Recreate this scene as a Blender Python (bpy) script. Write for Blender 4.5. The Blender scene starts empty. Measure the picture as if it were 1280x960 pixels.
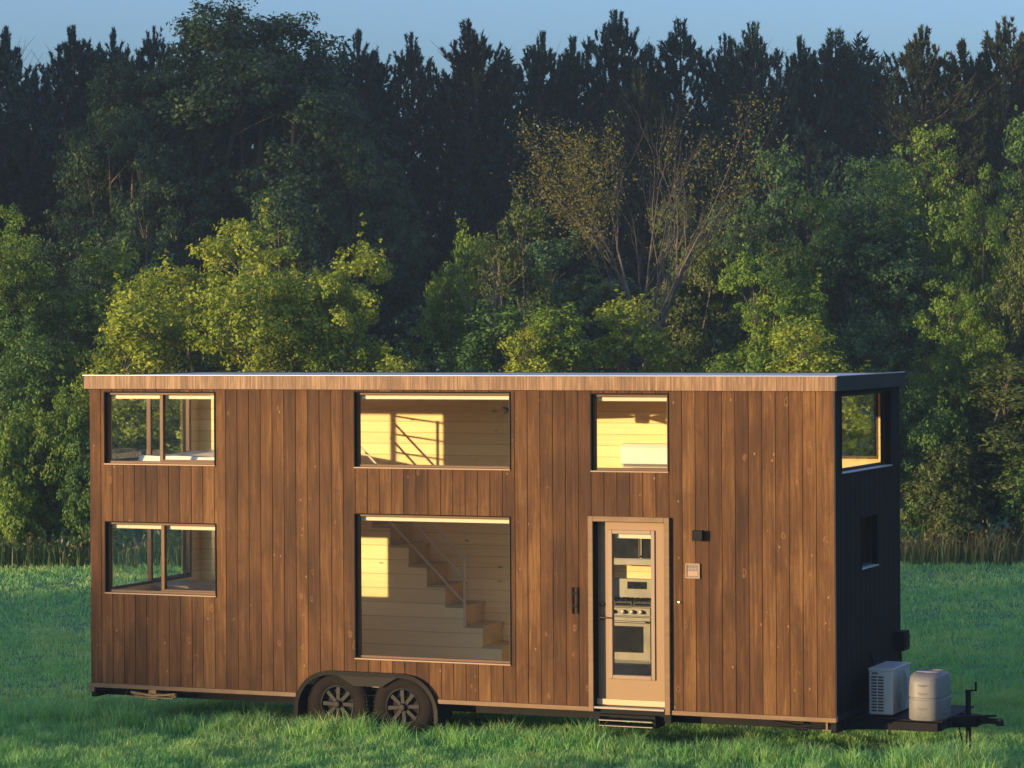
import bpy, math, random
import numpy as np
from mathutils import Matrix, Vector, Euler
R = math.radians
rng = np.random.default_rng(7)
random.seed(7)
scene = bpy.context.scene
col = scene.collection

# ------------------------------------------------------------------ camera
TH = 0.39924          # the house is turned this much clockwise
CAMZ = 4.66
FPX = 3711.0
cam_d = bpy.data.cameras.new('camera'); cam = bpy.data.objects.new('camera', cam_d); col.objects.link(cam)
cam_d.sensor_width = 36; cam_d.lens = FPX / 1280 * 36; cam_d.shift_y = -72 / 1280
cam_d.clip_start = 0.5; cam_d.clip_end = 5000
cam.matrix_world = Matrix.Translation((0, 0, CAMZ)) @ Matrix.Rotation(0.0058, 4, 'Y') @ Matrix.Rotation(R(90), 4, 'X')
scene.camera = cam

# ------------------------------------------------------------------ helpers
def tag(o, label=None, cat=None, group=None, kind=None):
    if label: o['label'] = label
    if cat: o['category'] = cat
    if group: o['group'] = group
    if kind: o['kind'] = kind
    return o

def empty(name, loc=(0, 0, 0), rz=0.0):
    o = bpy.data.objects.new(name, None); col.objects.link(o)
    o.location = loc; o.rotation_euler = (0, 0, rz); o.empty_display_size = 0.3
    return o

def np_mesh(name, verts, faces, fattr=None):
    """verts (N,3); faces: list of (M,k) int arrays; fattr dict name -> array over all faces in order"""
    me = bpy.data.meshes.new(name)
    verts = np.asarray(verts, dtype=np.float32)
    me.vertices.add(len(verts)); me.vertices.foreach_set('co', verts.ravel())
    faces = [np.asarray(f, dtype=np.int32) for f in faces if len(f)]
    nl = sum(f.size for f in faces); nf = sum(len(f) for f in faces)
    me.loops.add(nl); me.polygons.add(nf)
    me.loops.foreach_set('vertex_index', np.concatenate([f.ravel() for f in faces]))
    cnt = np.concatenate([np.full(len(f), f.shape[1], np.int32) for f in faces])
    start = np.concatenate([[0], np.cumsum(cnt)[:-1]]).astype(np.int32)
    me.polygons.foreach_set('loop_start', start)
    if fattr:
        for k, a in fattr.items():
            at_ = me.attributes.new(k, 'FLOAT', 'FACE'); at_.data.foreach_set('value', np.asarray(a, dtype=np.float32))
    me.update(calc_edges=True); me.validate()
    return me

class MB:
    def __init__(s): s.v = []; s.f = []; s.r = []
    def add(s, vs, fs, r=0.5):
        b = len(s.v); s.v += [tuple(v) for v in vs]
        for f in fs: s.f.append([b + i for i in f]); s.r.append(r)
    def box(s, x0, x1, y0, y1, z0, z1, r=0.5):
        vs = [(x0, y0, z0), (x1, y0, z0), (x1, y1, z0), (x0, y1, z0), (x0, y0, z1), (x1, y0, z1), (x1, y1, z1), (x0, y1, z1)]
        s.add(vs, [(0, 3, 2, 1), (4, 5, 6, 7), (0, 1, 5, 4), (1, 2, 6, 5), (2, 3, 7, 6), (3, 0, 4, 7)], r); return s
    def quad(s, a, b, c, d, r=0.5): s.add([a, b, c, d], [(0, 1, 2, 3)], r); return s
    def tube(s, p0, p1, r0, r1=None, n=10, caps=True, r=0.5):
        r1 = r0 if r1 is None else r1
        p0 = Vector(p0); p1 = Vector(p1); d = (p1 - p0).normalized()
        a = d.orthogonal().normalized(); b = d.cross(a)
        vs = []
        for p, rr in ((p0, r0), (p1, r1)):
            for i in range(n):
                t = 2 * math.pi * i / n; vs.append(p + (a * math.cos(t) + b * math.sin(t)) * rr)
        fs = [(i, (i + 1) % n, n + (i + 1) % n, n + i) for i in range(n)]
        if caps: fs += [tuple(range(n - 1, -1, -1)), tuple(range(n, 2 * n))]
        s.add(vs, fs, r); return s
    def bar(s, p0, p1, w, h, r=0.5):
        """rectangular bar from p0 to p1, w sideways, h upwards"""
        p0 = Vector(p0); p1 = Vector(p1); d = (p1 - p0).normalized()
        up = Vector((0, 0, 1)); 
        if abs(d.z) > .95: up = Vector((0, 1, 0))
        a = d.cross(up).normalized() * (w / 2); b = a.cross(d).normalized() * (h / 2)
        vs = [p + q for p in (p0, p1) for q in (-a - b, a - b, a + b, -a + b)]
        s.add(vs, [(0, 1, 2, 3), (7, 6, 5, 4), (0, 4, 5, 1), (1, 5, 6, 2), (2, 6, 7, 3), (3, 7, 4, 0)], r); return s
    def prism(s, poly, axis, a0, a1, r=0.5):
        """poly: list of 2D points; axis 'x','y','z' the extrusion axis"""
        def P(p, a):
            return {'x': (a, p[0], p[1]), 'y': (p[0], a, p[1]), 'z': (p[0], p[1], a)}[axis]
        n = len(poly)
        vs = [P(p, a0) for p in poly] + [P(p, a1) for p in poly]
        s.add(vs, [tuple(range(n)), tuple(range(2 * n - 1, n - 1, -1))] + [(i, n + i, n + (i + 1) % n, (i + 1) % n) for i in range(n)], r); return s
    def lathe(s, prof, c, n=48, r=0.5):
        """prof: list of (radius, y); revolved about the y axis through c=(x,y,z)"""
        vs = []; m = len(prof)
        for i in range(n):
            t = 2 * math.pi * i / n
            for (rr, y) in prof: vs.append((c[0] + rr * math.cos(t), c[1] + y, c[2] + rr * math.sin(t)))
        fs = []
        for i in range(n):
            j = (i + 1) % n
            for k in range(m - 1): fs.append((i * m + k, i * m + k + 1, j * m + k + 1, j * m + k))
        s.add(vs, fs, r); return s
    def build(s, name, mat, parent=None, bevel=0, smooth=False, segs=2):
        me = bpy.data.meshes.new(name); me.from_pydata(s.v, [], s.f)
        a = me.attributes.new('rnd', 'FLOAT', 'FACE'); a.data.foreach_set('value', s.r)
        import bmesh
        bm = bmesh.new(); bm.from_mesh(me); bmesh.ops.recalc_face_normals(bm, faces=bm.faces); bm.to_mesh(me); bm.free()
        me.materials.append(mat)
        o = bpy.data.objects.new(name, me); col.objects.link(o)
        if parent: o.parent = parent
        if smooth:
            for p in me.polygons: p.use_smooth = True
            try: me.set_sharp_from_angle(angle=R(35))
            except Exception: pass
        if bevel:
            m = o.modifiers.new('bev', 'BEVEL'); m.width = bevel; m.segments = segs; m.limit_method = 'ANGLE'; m.angle_limit = R(40)
        return o

# ------------------------------------------------------------------ materials
class NT:
    def __init__(s, name):
        s.m = bpy.data.materials.new(name); s.m.use_nodes = True; s.t = s.m.node_tree; s.t.nodes.clear()
        s.out = s.n('ShaderNodeOutputMaterial')
    def n(s, ty, **kw):
        nd = s.t.nodes.new(ty)
        for k, v in kw.items():
            if k.startswith('i_'):
                key = k[2:].replace('_', ' ')
                nd.inputs[key].default_value = v
            else: setattr(nd, k, v)
        return nd
    def l(s, a, b): s.t.links.new(a, b)
    def ramp(s, src, stops, interp='LINEAR'):
        r = s.n('ShaderNodeValToRGB'); r.color_ramp.interpolation = interp
        el = r.color_ramp.elements
        while len(el) > 1: el.remove(el[-1])
        el[0].position = stops[0][0]; el[0].color = (*stops[0][1], 1)
        for p, c in stops[1:]:
            e = el.new(p); e.color = (*c, 1)
        s.l(src, r.inputs[0]); return r.outputs[0]
    def mix(s, fac, a, b, mode='MIX'):
        m = s.n('ShaderNodeMix', data_type='RGBA', blend_type=mode)
        for v, i in ((fac, 0), (a, 6), (b, 7)):
            if hasattr(v, 'links') or hasattr(v, 'is_linked'): s.l(v, m.inputs[i])
            else: m.inputs[i].default_value = v if i == 0 else (*v, 1)
        return m.outputs[2]
    def math(s, op, a, b=None, c=None):
        m = s.n('ShaderNodeMath', operation=op)
        for i, v in enumerate((a, b, c)):
            if v is None: continue
            if hasattr(v, 'is_linked'): s.l(v, m.inputs[i])
            else: m.inputs[i].default_value = v
        return m.outputs[0]
    def coord(s, scale=(1, 1, 1), add=None, obj=True):
        tc = s.n('ShaderNodeTexCoord')
        vm = s.n('ShaderNodeVectorMath', operation='MULTIPLY'); s.l(tc.outputs['Object'], vm.inputs[0]); vm.inputs[1].default_value = scale
        v = vm.outputs[0]
        if add is not None:
            cx = s.n('ShaderNodeCombineXYZ')
            for i in range(3): s.l(add, cx.inputs[i])
            va = s.n('ShaderNodeVectorMath', operation='ADD'); s.l(v, va.inputs[0]); s.l(cx.outputs[0], va.inputs[1]); v = va.outputs[0]
        return v
    def noise(s, v, scale=1.0, detail=4, rough=.55, dist=0):
        n = s.n('ShaderNodeTexNoise'); s.l(v, n.inputs['Vector'])
        n.inputs['Scale'].default_value = scale; n.inputs['Detail'].default_value = detail
        n.inputs['Roughness'].default_value = rough; n.inputs['Distortion'].default_value = dist
        return n.outputs['Fac']
    def attr(s, name):
        a = s.n('ShaderNodeAttribute', attribute_name=name); return a.outputs['Fac']
    def bump(s, h, strength=.3, dist=.01):
        b = s.n('ShaderNodeBump'); b.inputs['Strength'].default_value = strength; b.inputs['Distance'].default_value = dist
        s.l(h, b.inputs['Height']); return b.outputs[0]
    def principled(s, color, rough=.6, metal=0, normal=None, spec=None, trans=None):
        p = s.n('ShaderNodeBsdfPrincipled')
        for v, k in ((color, 'Base Color'), (rough, 'Roughness'), (metal, 'Metallic'), (normal, 'Normal'), (spec, 'Specular IOR Level')):
            if v is None: continue
            if hasattr(v, 'is_linked'): s.l(v, p.inputs[k])
            elif k == 'Base Color': p.inputs[k].default_value = (*v, 1)
            else: p.inputs[k].default_value = v
        s.l(p.outputs[0], s.out.inputs[0]); return p

def simple(name, c, rough=.5, metal=0, var=.15, vscale=6, spec=None, bump=0):
    t = NT(name); v = t.coord()
    n = t.noise(v, vscale, 5, .6)
    lo = tuple(x * (1 - var) for x in c); hi = tuple(min(1, x * (1 + var)) for x in c)
    cc = t.ramp(n, [(.3, lo), (.7, hi)])
    rr = t.math('MULTIPLY_ADD', n, .25, rough - .12)
    nm = t.bump(t.noise(v, vscale * 12, 3), bump, .004) if bump else None
    t.principled(cc, rr, metal, nm, spec); return t.m

def mat_cladding(name='stained_cladding', cols=None, gain=1.0):
    t = NT(name); r = t.attr('rnd')
    rr = t.math('MULTIPLY', r, 37.0)
    fine = t.noise(t.coord((34, 34, .9), rr), 1, 6, .72, .6)
    broad = t.noise(t.coord((6, 6, .8), rr), 1, 5, .65, .5)
    blot = t.noise(t.coord((2.2, 2.2, 1.1)), 1, 3, .5)
    f = t.math('ADD', t.math('MULTIPLY', fine, .62), t.math('MULTIPLY', broad, .5))
    f = t.math('ADD', f, t.math('MULTIPLY', t.math('SUBTRACT', r, .5), .17))
    f = t.math('ADD', f, t.math('MULTIPLY', t.math('SUBTRACT', blot, .5), .35))
    g = gain
    c = t.ramp(f, [(.34, (.070 * g, .028 * g, .011 * g)), (.47, (.145 * g, .060 * g, .021 * g)), (.60, (.245 * g, .107 * g, .035 * g)), (.76, (.46 * g, .225 * g, .078 * g))])
    fn = t.noise(t.coord((120, 120, 4), rr), 1, 3, .7)
    c = t.mix(t.math('MULTIPLY', t.ramp(fn, [(.42, (0, 0, 0)), (.66, (1, 1, 1))]), .38), c, (.045 * g, .018 * g, .008 * g))
    st_ = t.noise(t.coord((3.5, 3.5, 2.6)), 1, 5, .7, .8)
    c = t.mix(t.math('MULTIPLY', t.ramp(st_, [(.54, (0, 0, 0)), (.68, (1, 1, 1))]), .35), c, (.07 * g, .03 * g, .014 * g))
    # knots
    kv = t.coord((6.6, .01, 3.4), rr)
    vo = t.n('ShaderNodeTexVoronoi'); vo.inputs['Scale'].default_value = 1.0; t.l(kv, vo.inputs['Vector'])
    kn = t.math('ADD', vo.outputs['Distance'], t.math('MULTIPLY', t.math('SUBTRACT', t.noise(t.coord((22, 22, 16), rr), 1, 3), .5), .34))
    ksz = t.n('ShaderNodeSeparateColor'); t.l(vo.outputs['Color'], ksz.inputs[0]); kn = t.math('MULTIPLY', kn, t.math('MULTIPLY_ADD', ksz.outputs[1], 1.9, .9))
    pick = t.math('GREATER_THAN', t.n('ShaderNodeSeparateColor').outputs[0], .5)
    sc = t.n('ShaderNodeSeparateColor'); t.l(vo.outputs['Color'], sc.inputs[0])
    pick = t.math('GREATER_THAN', sc.outputs[0], .52)
    k1 = t.ramp(kn, [(.04, (1, 1, 1)), (.10, (0, 0, 0))])
    ring = t.ramp(kn, [(.07, (0, 0, 0)), (.12, (1, 1, 1)), (.20, (0, 0, 0))])
    c = t.mix(t.math('MULTIPLY', t.math('MULTIPLY', ring, pick), .5), c, (.60 * g, .31 * g, .14 * g))
    c = t.mix(t.math('MULTIPLY', t.math('MULTIPLY', k1, pick), .6), c, (.06, .028, .014))
    # small pale nicks
    vn = t.n('ShaderNodeTexVoronoi'); vn.inputs['Scale'].default_value = 1.0; t.l(t.coord((9, .01, 5), t.math('MULTIPLY', r, 91)), vn.inputs['Vector'])
    nk = t.ramp(vn.outputs['Distance'], [(.05, (1, 1, 1)), (.09, (0, 0, 0))])
    sc2 = t.n('ShaderNodeSeparateColor'); t.l(vn.outputs['Color'], sc2.inputs[0])
    c = t.mix(t.math('MULTIPLY', t.math('MULTIPLY', nk, t.math('GREATER_THAN', sc2.outputs[1], .5)), .42), c, (.5, .30, .16))
    nm = t.bump(f, .35, .006)
    t.principled(c, t.math('MULTIPLY_ADD', fine, .3, .52), 0, nm, .16)
    return t.m

def mat_streak(name, stops, sx=70, sz=3, rough=.6, mul=29):
    t = NT(name); r = t.attr('rnd')
    fine = t.noise(t.coord((sx, sx, sz), t.math('MULTIPLY', r, mul)), 1, 5, .7, .2)
    br = t.noise(t.coord((5, 5, 1.5)), 1, 3)
    f = t.math('ADD', t.math('MULTIPLY', fine, .7), t.math('MULTIPLY', br, .35))
    t.principled(t.ramp(f, stops), rough, 0, t.bump(fine, .3, .004), .12 if rough > .7 else .4); return t.m

def mat_pine_boards(name, axis='z', pitch=.135, lo=(.70, .50, .20), hi=(.86, .68, .34), off=0.0):
    """pale pine boards with thin seams and small dark knots; boards run horizontally, seams every pitch"""
    t = NT(name)
    tc = t.n('ShaderNodeTexCoord'); sp = t.n('ShaderNodeSeparateXYZ'); t.l(tc.outputs['Object'], sp.inputs[0])
    z = t.math('DIVIDE', sp.outputs['Z' if axis == 'z' else 'Y'], pitch)
    idx = t.math('FLOOR', z); fr = t.math('FRACT', z)
    hsh = t.math('FRACT', t.math('MULTIPLY', t.math('SINE', t.math('MULTIPLY', idx, 12.9898)), 43758.5))
    grain = t.noise(t.coord((1.6, 1.6, 40) if axis == 'z' else (1.6, 40, 1.6), t.math('MULTIPLY', hsh, 50)), 1, 5, .6, .5)
    f = t.math('ADD', t.math('MULTIPLY', grain, .6), t.math('MULTIPLY', hsh, .4))
    c = t.ramp(f, [(.2, lo), (.75, hi)])
    seam = t.ramp(fr, [(0, (1, 1, 1)), (.035, (0, 0, 0)), (.97, (0, 0, 0)), (1, (1, 1, 1))])
    c = t.mix(t.math('MULTIPLY', seam, .65), c, (.2, .12, .05))
    vo = t.n('ShaderNodeTexVoronoi'); vo.inputs['Scale'].default_value = 1; t.l(t.coord((2.6, 2.6, 7.4) if axis == 'z' else (2.6, 7.4, 2.6)), vo.inputs['Vector'])
    sc = t.n('ShaderNodeSeparateColor'); t.l(vo.outputs['Color'], sc.inputs[0])
    kn = t.ramp(vo.outputs['Distance'], [(.05, (1, 1, 1)), (.12, (0, 0, 0))])
    c = t.mix(t.math('MULTIPLY', t.math('MULTIPLY', kn, t.math('GREATER_THAN', sc.outputs[0], .55)), .8), c, (.16, .08, .03))
    t.principled(c, .5, 0, t.bump(t.math('SUBTRACT', 1, seam), .5, .004)); return t.m

def mat_glass(name, tint=(.96, .97, .95), refl=1.0):
    t = NT(name)
    tr = t.n('ShaderNodeBsdfTransparent'); tr.inputs[0].default_value = (*tint, 1)
    gl = t.n('ShaderNodeBsdfGlossy'); gl.inputs['Roughness'].default_value = .012; gl.inputs[0].default_value = (.95, .96, 1, 1)
    lw = t.n('ShaderNodeLayerWeight'); lw.inputs['Blend'].default_value = .5
    fac = t.math('MULTIPLY_ADD', t.math('POWER', lw.outputs['Facing'], 4.0), .85, .085)
    wob = t.noise(t.coord((1.3, 1.3, 1.3)), 1, 2); t.l(t.bump(wob, .02, .03), gl.inputs['Normal'])
    mx = t.n('ShaderNodeMixShader'); t.l(t.math('MULTIPLY', fac, refl), mx.inputs[0]); t.l(tr.outputs[0], mx.inputs[1]); t.l(gl.outputs[0], mx.inputs[2])
    t.l(mx.outputs[0], t.out.inputs[0]); return t.m

def mat_leaf(name, dark, mid, light, transl=.35, rough=.55, ns=.6):
    t = NT(name); a = t.attr('tone')
    n = t.noise(t.coord((1, 1, 1)), ns, 3, .6)
    f = t.math('ADD', t.math('MULTIPLY', a, .62), t.math('MULTIPLY', n, .45))
    c = t.ramp(f, [(.2, dark), (.52, mid), (.85, light)])
    p = t.n('ShaderNodeBsdfPrincipled'); t.l(c, p.inputs['Base Color']); p.inputs['Roughness'].default_value = rough; p.inputs['Specular IOR Level'].default_value = .25
    tl = t.n('ShaderNodeBsdfTranslucent')
    ct = t.mix(1.0, c, (1.25, 1.2, .45), 'MULTIPLY'); t.l(ct, tl.inputs[0])
    mx = t.n('ShaderNodeMixShader'); mx.inputs[0].default_value = transl; t.l(p.outputs[0], mx.inputs[1]); t.l(tl.outputs[0], mx.inputs[2])
    t.l(mx.outputs[0], t.out.inputs[0]); return t.m

M = {}
M['clad'] = mat_cladding(gain=.42)
M['fascia'] = mat_streak('weathered_fascia', [(.34, (.065, .030, .014)), (.5, (.145, .072, .033)), (.64, (.30, .175, .095))], 60, 2.0)
M['trim'] = mat_streak('tan_wood_trim', [(.3, (.12, .066, .030)), (.7, (.19, .112, .055))], 3, 40)
M['black'] = mat_streak('black_stained_siding', [(.35, (.004, .0042, .005)), (.75, (.009, .0095, .011))], 60, 2, .8)
M['blackmetal'] = simple('black_flashing', (.010, .013, .02), .6, .0, .25, 3, .2)
M['roof'] = simple('grey_roof_membrane', (.42, .45, .5), .35, .3, .12, 1.2)
M['bronze'] = simple('bronze_window_frame', (.10, .055, .03), .5, .1, .15, 5, .25)
M['darkreveal'] = simple('dark_reveal', (.008, .007, .0065), .7, 0, .2, 5, .1)
M['sillm'] = simple('pale_brown_sill', (.26, .17, .11), .5, .1, .12, 5)
M['glass'] = mat_glass('window_glass')
M['blind'] = simple('cream_blind_cassette', (.60, .53, .40), .5, 0, .05)
M['pine'] = mat_pine_boards('pine_wall_boards')
M['pineceil'] = mat_pine_boards('pine_ceiling_boards', 'y')
M['pinefloor'] = mat_pine_boards('oak_floor_boards', 'y', .12, (.45, .32, .17), (.58, .44, .26))
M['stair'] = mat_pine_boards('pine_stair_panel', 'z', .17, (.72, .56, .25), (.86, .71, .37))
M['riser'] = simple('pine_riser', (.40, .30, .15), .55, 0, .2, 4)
M['rail'] = simple('grey_steel_rail', (.52, .47, .38), .5, 0, .1)
M['door'] = simple('tan_painted_door', (.22, .122, .055), .5, 0, .08, 2.5)
M['doorin'] = simple('taupe_lite_moulding', (.21, .14, .095), .45, 0, .06)
M['alum'] = simple('aluminium_threshold', (.22, .20, .19), .4, .4, .08)
M['steel'] = simple('black_painted_steel', (.008, .008, .009), .65, 0, .3, 8, .12, .2)
M['fender'] = simple('black_fender_enamel', (.009, .008, .009), .55, 0, .3, 5, .14)
M['tyre'] = simple('dusty_tyre_rubber', (.014, .011, .0095), .85, 0, .3, 9, .1, .3)
M['rim'] = simple('grey_alloy_rim', (.012, .011, .011), .55, .0, .3, 10, .22)
M['stainless'] = simple('stainless_steel', (.15, .142, .125), .38, .7, .1, 3)
M['ovenglass'] = simple('dark_oven_glass', (.015, .015, .015), .12, 0, .1)
M['iron'] = simple('cast_iron_grate', (.02, .02, .02), .6, 0, .2)
M['white'] = simple('white_appliance_plastic', (.78, .77, .74), .4, 0, .05)
M['acwhite'] = simple('pale_condenser_enamel', (.34, .35, .35), .4, 0, .06, 4)
M['acdark'] = simple('condenser_louvre_gap', (.03, .035, .045), .6, 0, .1)
M['tank'] = simple('light_grey_moulded_plastic', (.145, .145, .15), .55, 0, .08, 4)
M['tankdark'] = simple('dark_moulded_vent', (.10, .09, .09), .5)
M['brass'] = simple('old_bronze_hardware', (.07, .045, .03), .35, .7, .2)
M['lumber'] = simple('tan_weathered_jack_steel', (.34, .20, .08), .55, .1, .3, 12)
M['linen'] = simple('white_bed_linen', (.80, .76, .70), .85, 0, .04, 5)
M['wood2'] = simple('brown_bench_wood', (.30, .19, .10), .5, 0, .2, 5)
M['concealed'] = simple('insulated_wall_core', (.05, .045, .04), .8, 0, .1)
M['bell'] = simple('polished_brass_button', (.85, .62, .35), .2, .8, .05)

# ------------------------------------------------------------------ the house
W, D = 9.14, 2.59
ZB, ZT = .478, 3.953            # cladding bottom and top
house = empty('tiny_house', (-5.0038, 35.1109, 0), -TH)
tag(house, 'long two storey tiny house on wheels with brown plank front and black end wall', 'tiny house')

OPEN = dict(ul=(.205, 1.680, 3.068, 3.915), ll=(.208, 1.684, 1.548, 2.386), um=(3.478, 5.400, 3.068, 3.925),
            bm=(3.476, 5.394, .897, 2.542), ur=(6.366, 7.268, 3.066, 3.915), door=(6.395, 7.226, .46, 2.515))
def arch(u):
    if u < 2.72 or u > 4.51: return 0
    d = 3.20 - u if u < 3.20 else (u - 4.03 if u > 4.03 else 0)
    return .27 + .47 * math.sqrt(max(0, 1 - (d / .485) ** 2.3)) if d < .485 else 0.27

def solids(lo, hi, um, holes, usearch=False):
    b = max(lo, arch(um)) if usearch else lo
    iv = [(b, hi)]
    for (a0, a1, z0, z1) in holes:
        if a0 < um < a1:
            nv = []
            for (p, q) in iv:
                if z0 > p: nv.append((p, min(q, z0)))
                if z1 < q: nv.append((max(p, z1), q))
            iv = [x for x in nv if x[1] - x[0] > 1e-4]
    return iv

def breaks(u0, u1, holes, extra=()):
    s = {u0, u1}
    for h in holes:
        for x in h[:2]:
            if u0 < x < u1: s.add(x)
    for x in extra:
        if u0 < x < u1: s.add(x)
    return sorted(s)

# front cladding, one mesh of separate boards
arch_extra = [2.72 + i * .0179 for i in range(101)]
cl = MB(); holes = list(OPEN.values())
holes_c = [h for k, h in OPEN.items() if k != 'door'] + [(6.34, 7.282, .40, 2.565)]
u = 0.0; widths = []
while u < W - .03:
    w = min(.1515, W - u)
    if W - u - w < .05: w = W - u
    rnd = random.random(); g = .0009; ch = .003; dep = .0095 + random.random() * .0016
    br = breaks(u, u + w, holes_c, arch_extra)
    for a, b in zip(br[:-1], br[1:]):
        if b - a < 1e-4: continue
        fl = abs(a - u) < 1e-6; fr_ = abs(b - (u + w)) < 1e-6
        for (z0, z1) in solids(ZB, ZT, (a + b) / 2, holes_c, True):
            aa = a + g if fl else a; bb = b - g if fr_ else b
            a2 = aa + ch if fl else aa; b2 = bb - ch if fr_ else bb
            if fl: cl.quad((aa, .008, z0), (a2, .0115 - dep, z0), (a2, .0115 - dep, z1), (aa, .008, z1), rnd); cl.quad((aa, .02, z0), (aa, .008, z0), (aa, .008, z1), (aa, .02, z1), rnd)
            cl.quad((a2, .0115 - dep, z0), (b2, .0115 - dep, z0), (b2, .0115 - dep, z1), (a2, .0115 - dep, z1), rnd)
            if fr_: cl.quad((b2, .0115 - dep, z0), (bb, .008, z0), (bb, .008, z1), (b2, .0115 - dep, z1), rnd); cl.quad((bb, .008, z0), (bb, .02, z0), (bb, .02, z1), (bb, .008, z1), rnd)
    u += w
cl.build('plank_cladding', M['clad'], house)

def sheet_wall(mb, u0, u1, z0, z1, holes, plane, v, r=.5, use_arch=False):
    """flat wall with holes; plane 'y' (faces the front/back) or 'x' (end walls)"""
    br = breaks(u0, u1, holes, arch_extra if use_arch else ())
    for a, b in zip(br[:-1], br[1:]):
        for (p, q) in solids(z0, z1, (a + b) / 2, holes, use_arch):
            if plane == 'y': mb.quad((a, v, p), (b, v, p), (b, v, q), (a, v, q), r)
            else: mb.quad((v, a, p), (v, b, p), (v, b, q), (v, a, q), r)

IN = .135                       # wall thickness to the room side
core = MB()
sheet_wall(core, .0, W, ZB, ZT, holes, 'y', .021, use_arch=True)
core.build('wall_sheathing', M['concealed'], house)

# end and back walls
END_R = [(.262, 2.215, 3.068, 3.915), (1.012, 1.636, 1.985, 2.556)]
END_L = [(.30, 2.25, 3.068, 3.915), (.30, 2.25, 1.548, 2.386)]
BACK = [(.33, 1.70, 3.068, 3.915), (.33, 1.70, 1.548, 2.386), (7.30, 8.93, 3.118, 3.915), (4.55, 5.25, 3.068, 3.915), (4.62, 5.36, 1.10, 2.386), (6.62, 7.50, 1.55, 2.386)]  # openings after the right loft one are unseen, added to bring skylight indoors
def boards_wall(name, plane, a0, a1, z0, z1, holes, v_out, v_in, mat, pitch=.19):
    mb = MB(); s = 1 if v_out > v_in else -1
    a = a0
    while a < a1 - .02:
        w = min(pitch, a1 - a); 
        if a1 - a - w < .06: w = a1 - a
        rnd = random.random(); br = breaks(a, a + w, holes)
        for p, q in zip(br[:-1], br[1:]):
            pa = p + .005 if abs(p - a) < 1e-6 else p; qa = q - .005 if abs(q - (a + w)) < 1e-6 else q
            for (zz0, zz1) in solids(z0, z1, (p + q) / 2, holes):
                if plane == 'x': mb.box(min(v_out, v_in), max(v_out, v_in), pa, qa, zz0, zz1, rnd)
                else: mb.box(pa, qa, min(v_out, v_in), max(v_out, v_in), zz0, zz1, rnd)
        a += w
    # sheathing behind
    sheet_wall(mb, a0, a1, z0, z1, holes, plane, v_in - .003 * s)
    return mb.build(name, mat, house)
boards_wall('black_end_wall', 'x', .0215, D, ZB, ZT, END_R, W, W - .018, M['black'])
boards_wall('end_wall', 'x', .0215, D, ZB, ZT, END_L, 0.0, .018, M['black'])
boards_wall('rear_wall', 'y', .0185, W - .0185, ZB, ZT, BACK, D, D - .018, M['black'])

# corner boards
MB().box(W - .004, W + .012, -.004, .012, ZB, ZT).build('corner_trim', M['blackmetal'], house)

# interior lining
lin = MB()
sheet_wall(lin, .12, W - .12, .56, 3.93, holes, 'y', IN)
sheet_wall(lin, .12, W - .12, .56, 3.93, BACK, 'y', D - .14)
sheet_wall(lin, IN, D - .14, .56, 3.93, END_L, 'x', .12)
sheet_wall(lin, IN, D - .14, .56, 3.93, END_R, 'x', W - .12)
# window reveals on the room side
def room_reveal(mb, plane, h, v0, v1):
    a0, a1, z0, z1 = h
    if plane == 'y':
        mb.quad((a0, v0, z0), (a1, v0, z0), (a1, v1, z0), (a0, v1, z0)); mb.quad((a0, v0, z1), (a1, v0, z1), (a1, v1, z1), (a0, v1, z1))
        mb.quad((a0, v0, z0), (a0, v1, z0), (a0, v1, z1), (a0, v0, z1)); mb.quad((a1, v0, z0), (a1, v1, z0), (a1, v1, z1), (a1, v0, z1))
    else:
        mb.quad((v0, a0, z0), (v0, a1, z0), (v1, a1, z0), (v1, a0, z0)); mb.quad((v0, a0, z1), (v0, a1, z1), (v1, a1, z1), (v1, a0, z1))
        mb.quad((v0, a0, z0), (v1, a0, z0), (v1, a0, z1), (v0, a0, z1)); mb.quad((v0, a1, z0), (v1, a1, z0), (v1, a1, z1), (v0, a1, z1))
for h in BACK: room_reveal(lin, 'y', h, D - .08, D - .14)
for h in END_L: room_reveal(lin, 'x', h, .08, .12)
for h in END_R: room_reveal(lin, 'x', h, W - .08, W - .12)
lin.build('pine_wall_lining', M['pine'], house)
MB().box(.10, W - .10, .10, D - .10, 3.93, 3.95).build('pine_ceiling', M['pineceil'], house)
MB().box(.10, W - .10, .32, D - .10, .50, .56).box(.10, 2.70, .05, .318, .50, .56).box(4.52, W - .10, .05, .318, .50, .56).build('plank_floor', M['pinefloor'], house)
MB().box(.125, 2.30, IN + .002, D - .145, 2.60, 2.745).build('loft_floor', M['pineceil'], house)
MB().box(5.62, W - .125, IN + .002, D - .145, 2.62, 2.74).build('loft_floor', M['pineceil'], house)
# partition between the bedroom and the stair hall (with a wide doorway)
pt = MB(); pt.box(2.28, 2.36, 1.75, D - .145, .562, 2.598).box(2.28, 2.36, IN + .002, .75, .562, 2.598); pt.build('partition', M['pine'], house)
MB().box(7.62, 7.70, IN + .002, D - .145, .562, 2.615).build('partition', M['pine'], house)  # unseen wall, added to keep sun out behind the small end window
MB().box(5.40, 5.46, 1.95, D - .145, .562, 2.40).build('cupboard_side', M['pine'], house)

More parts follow.
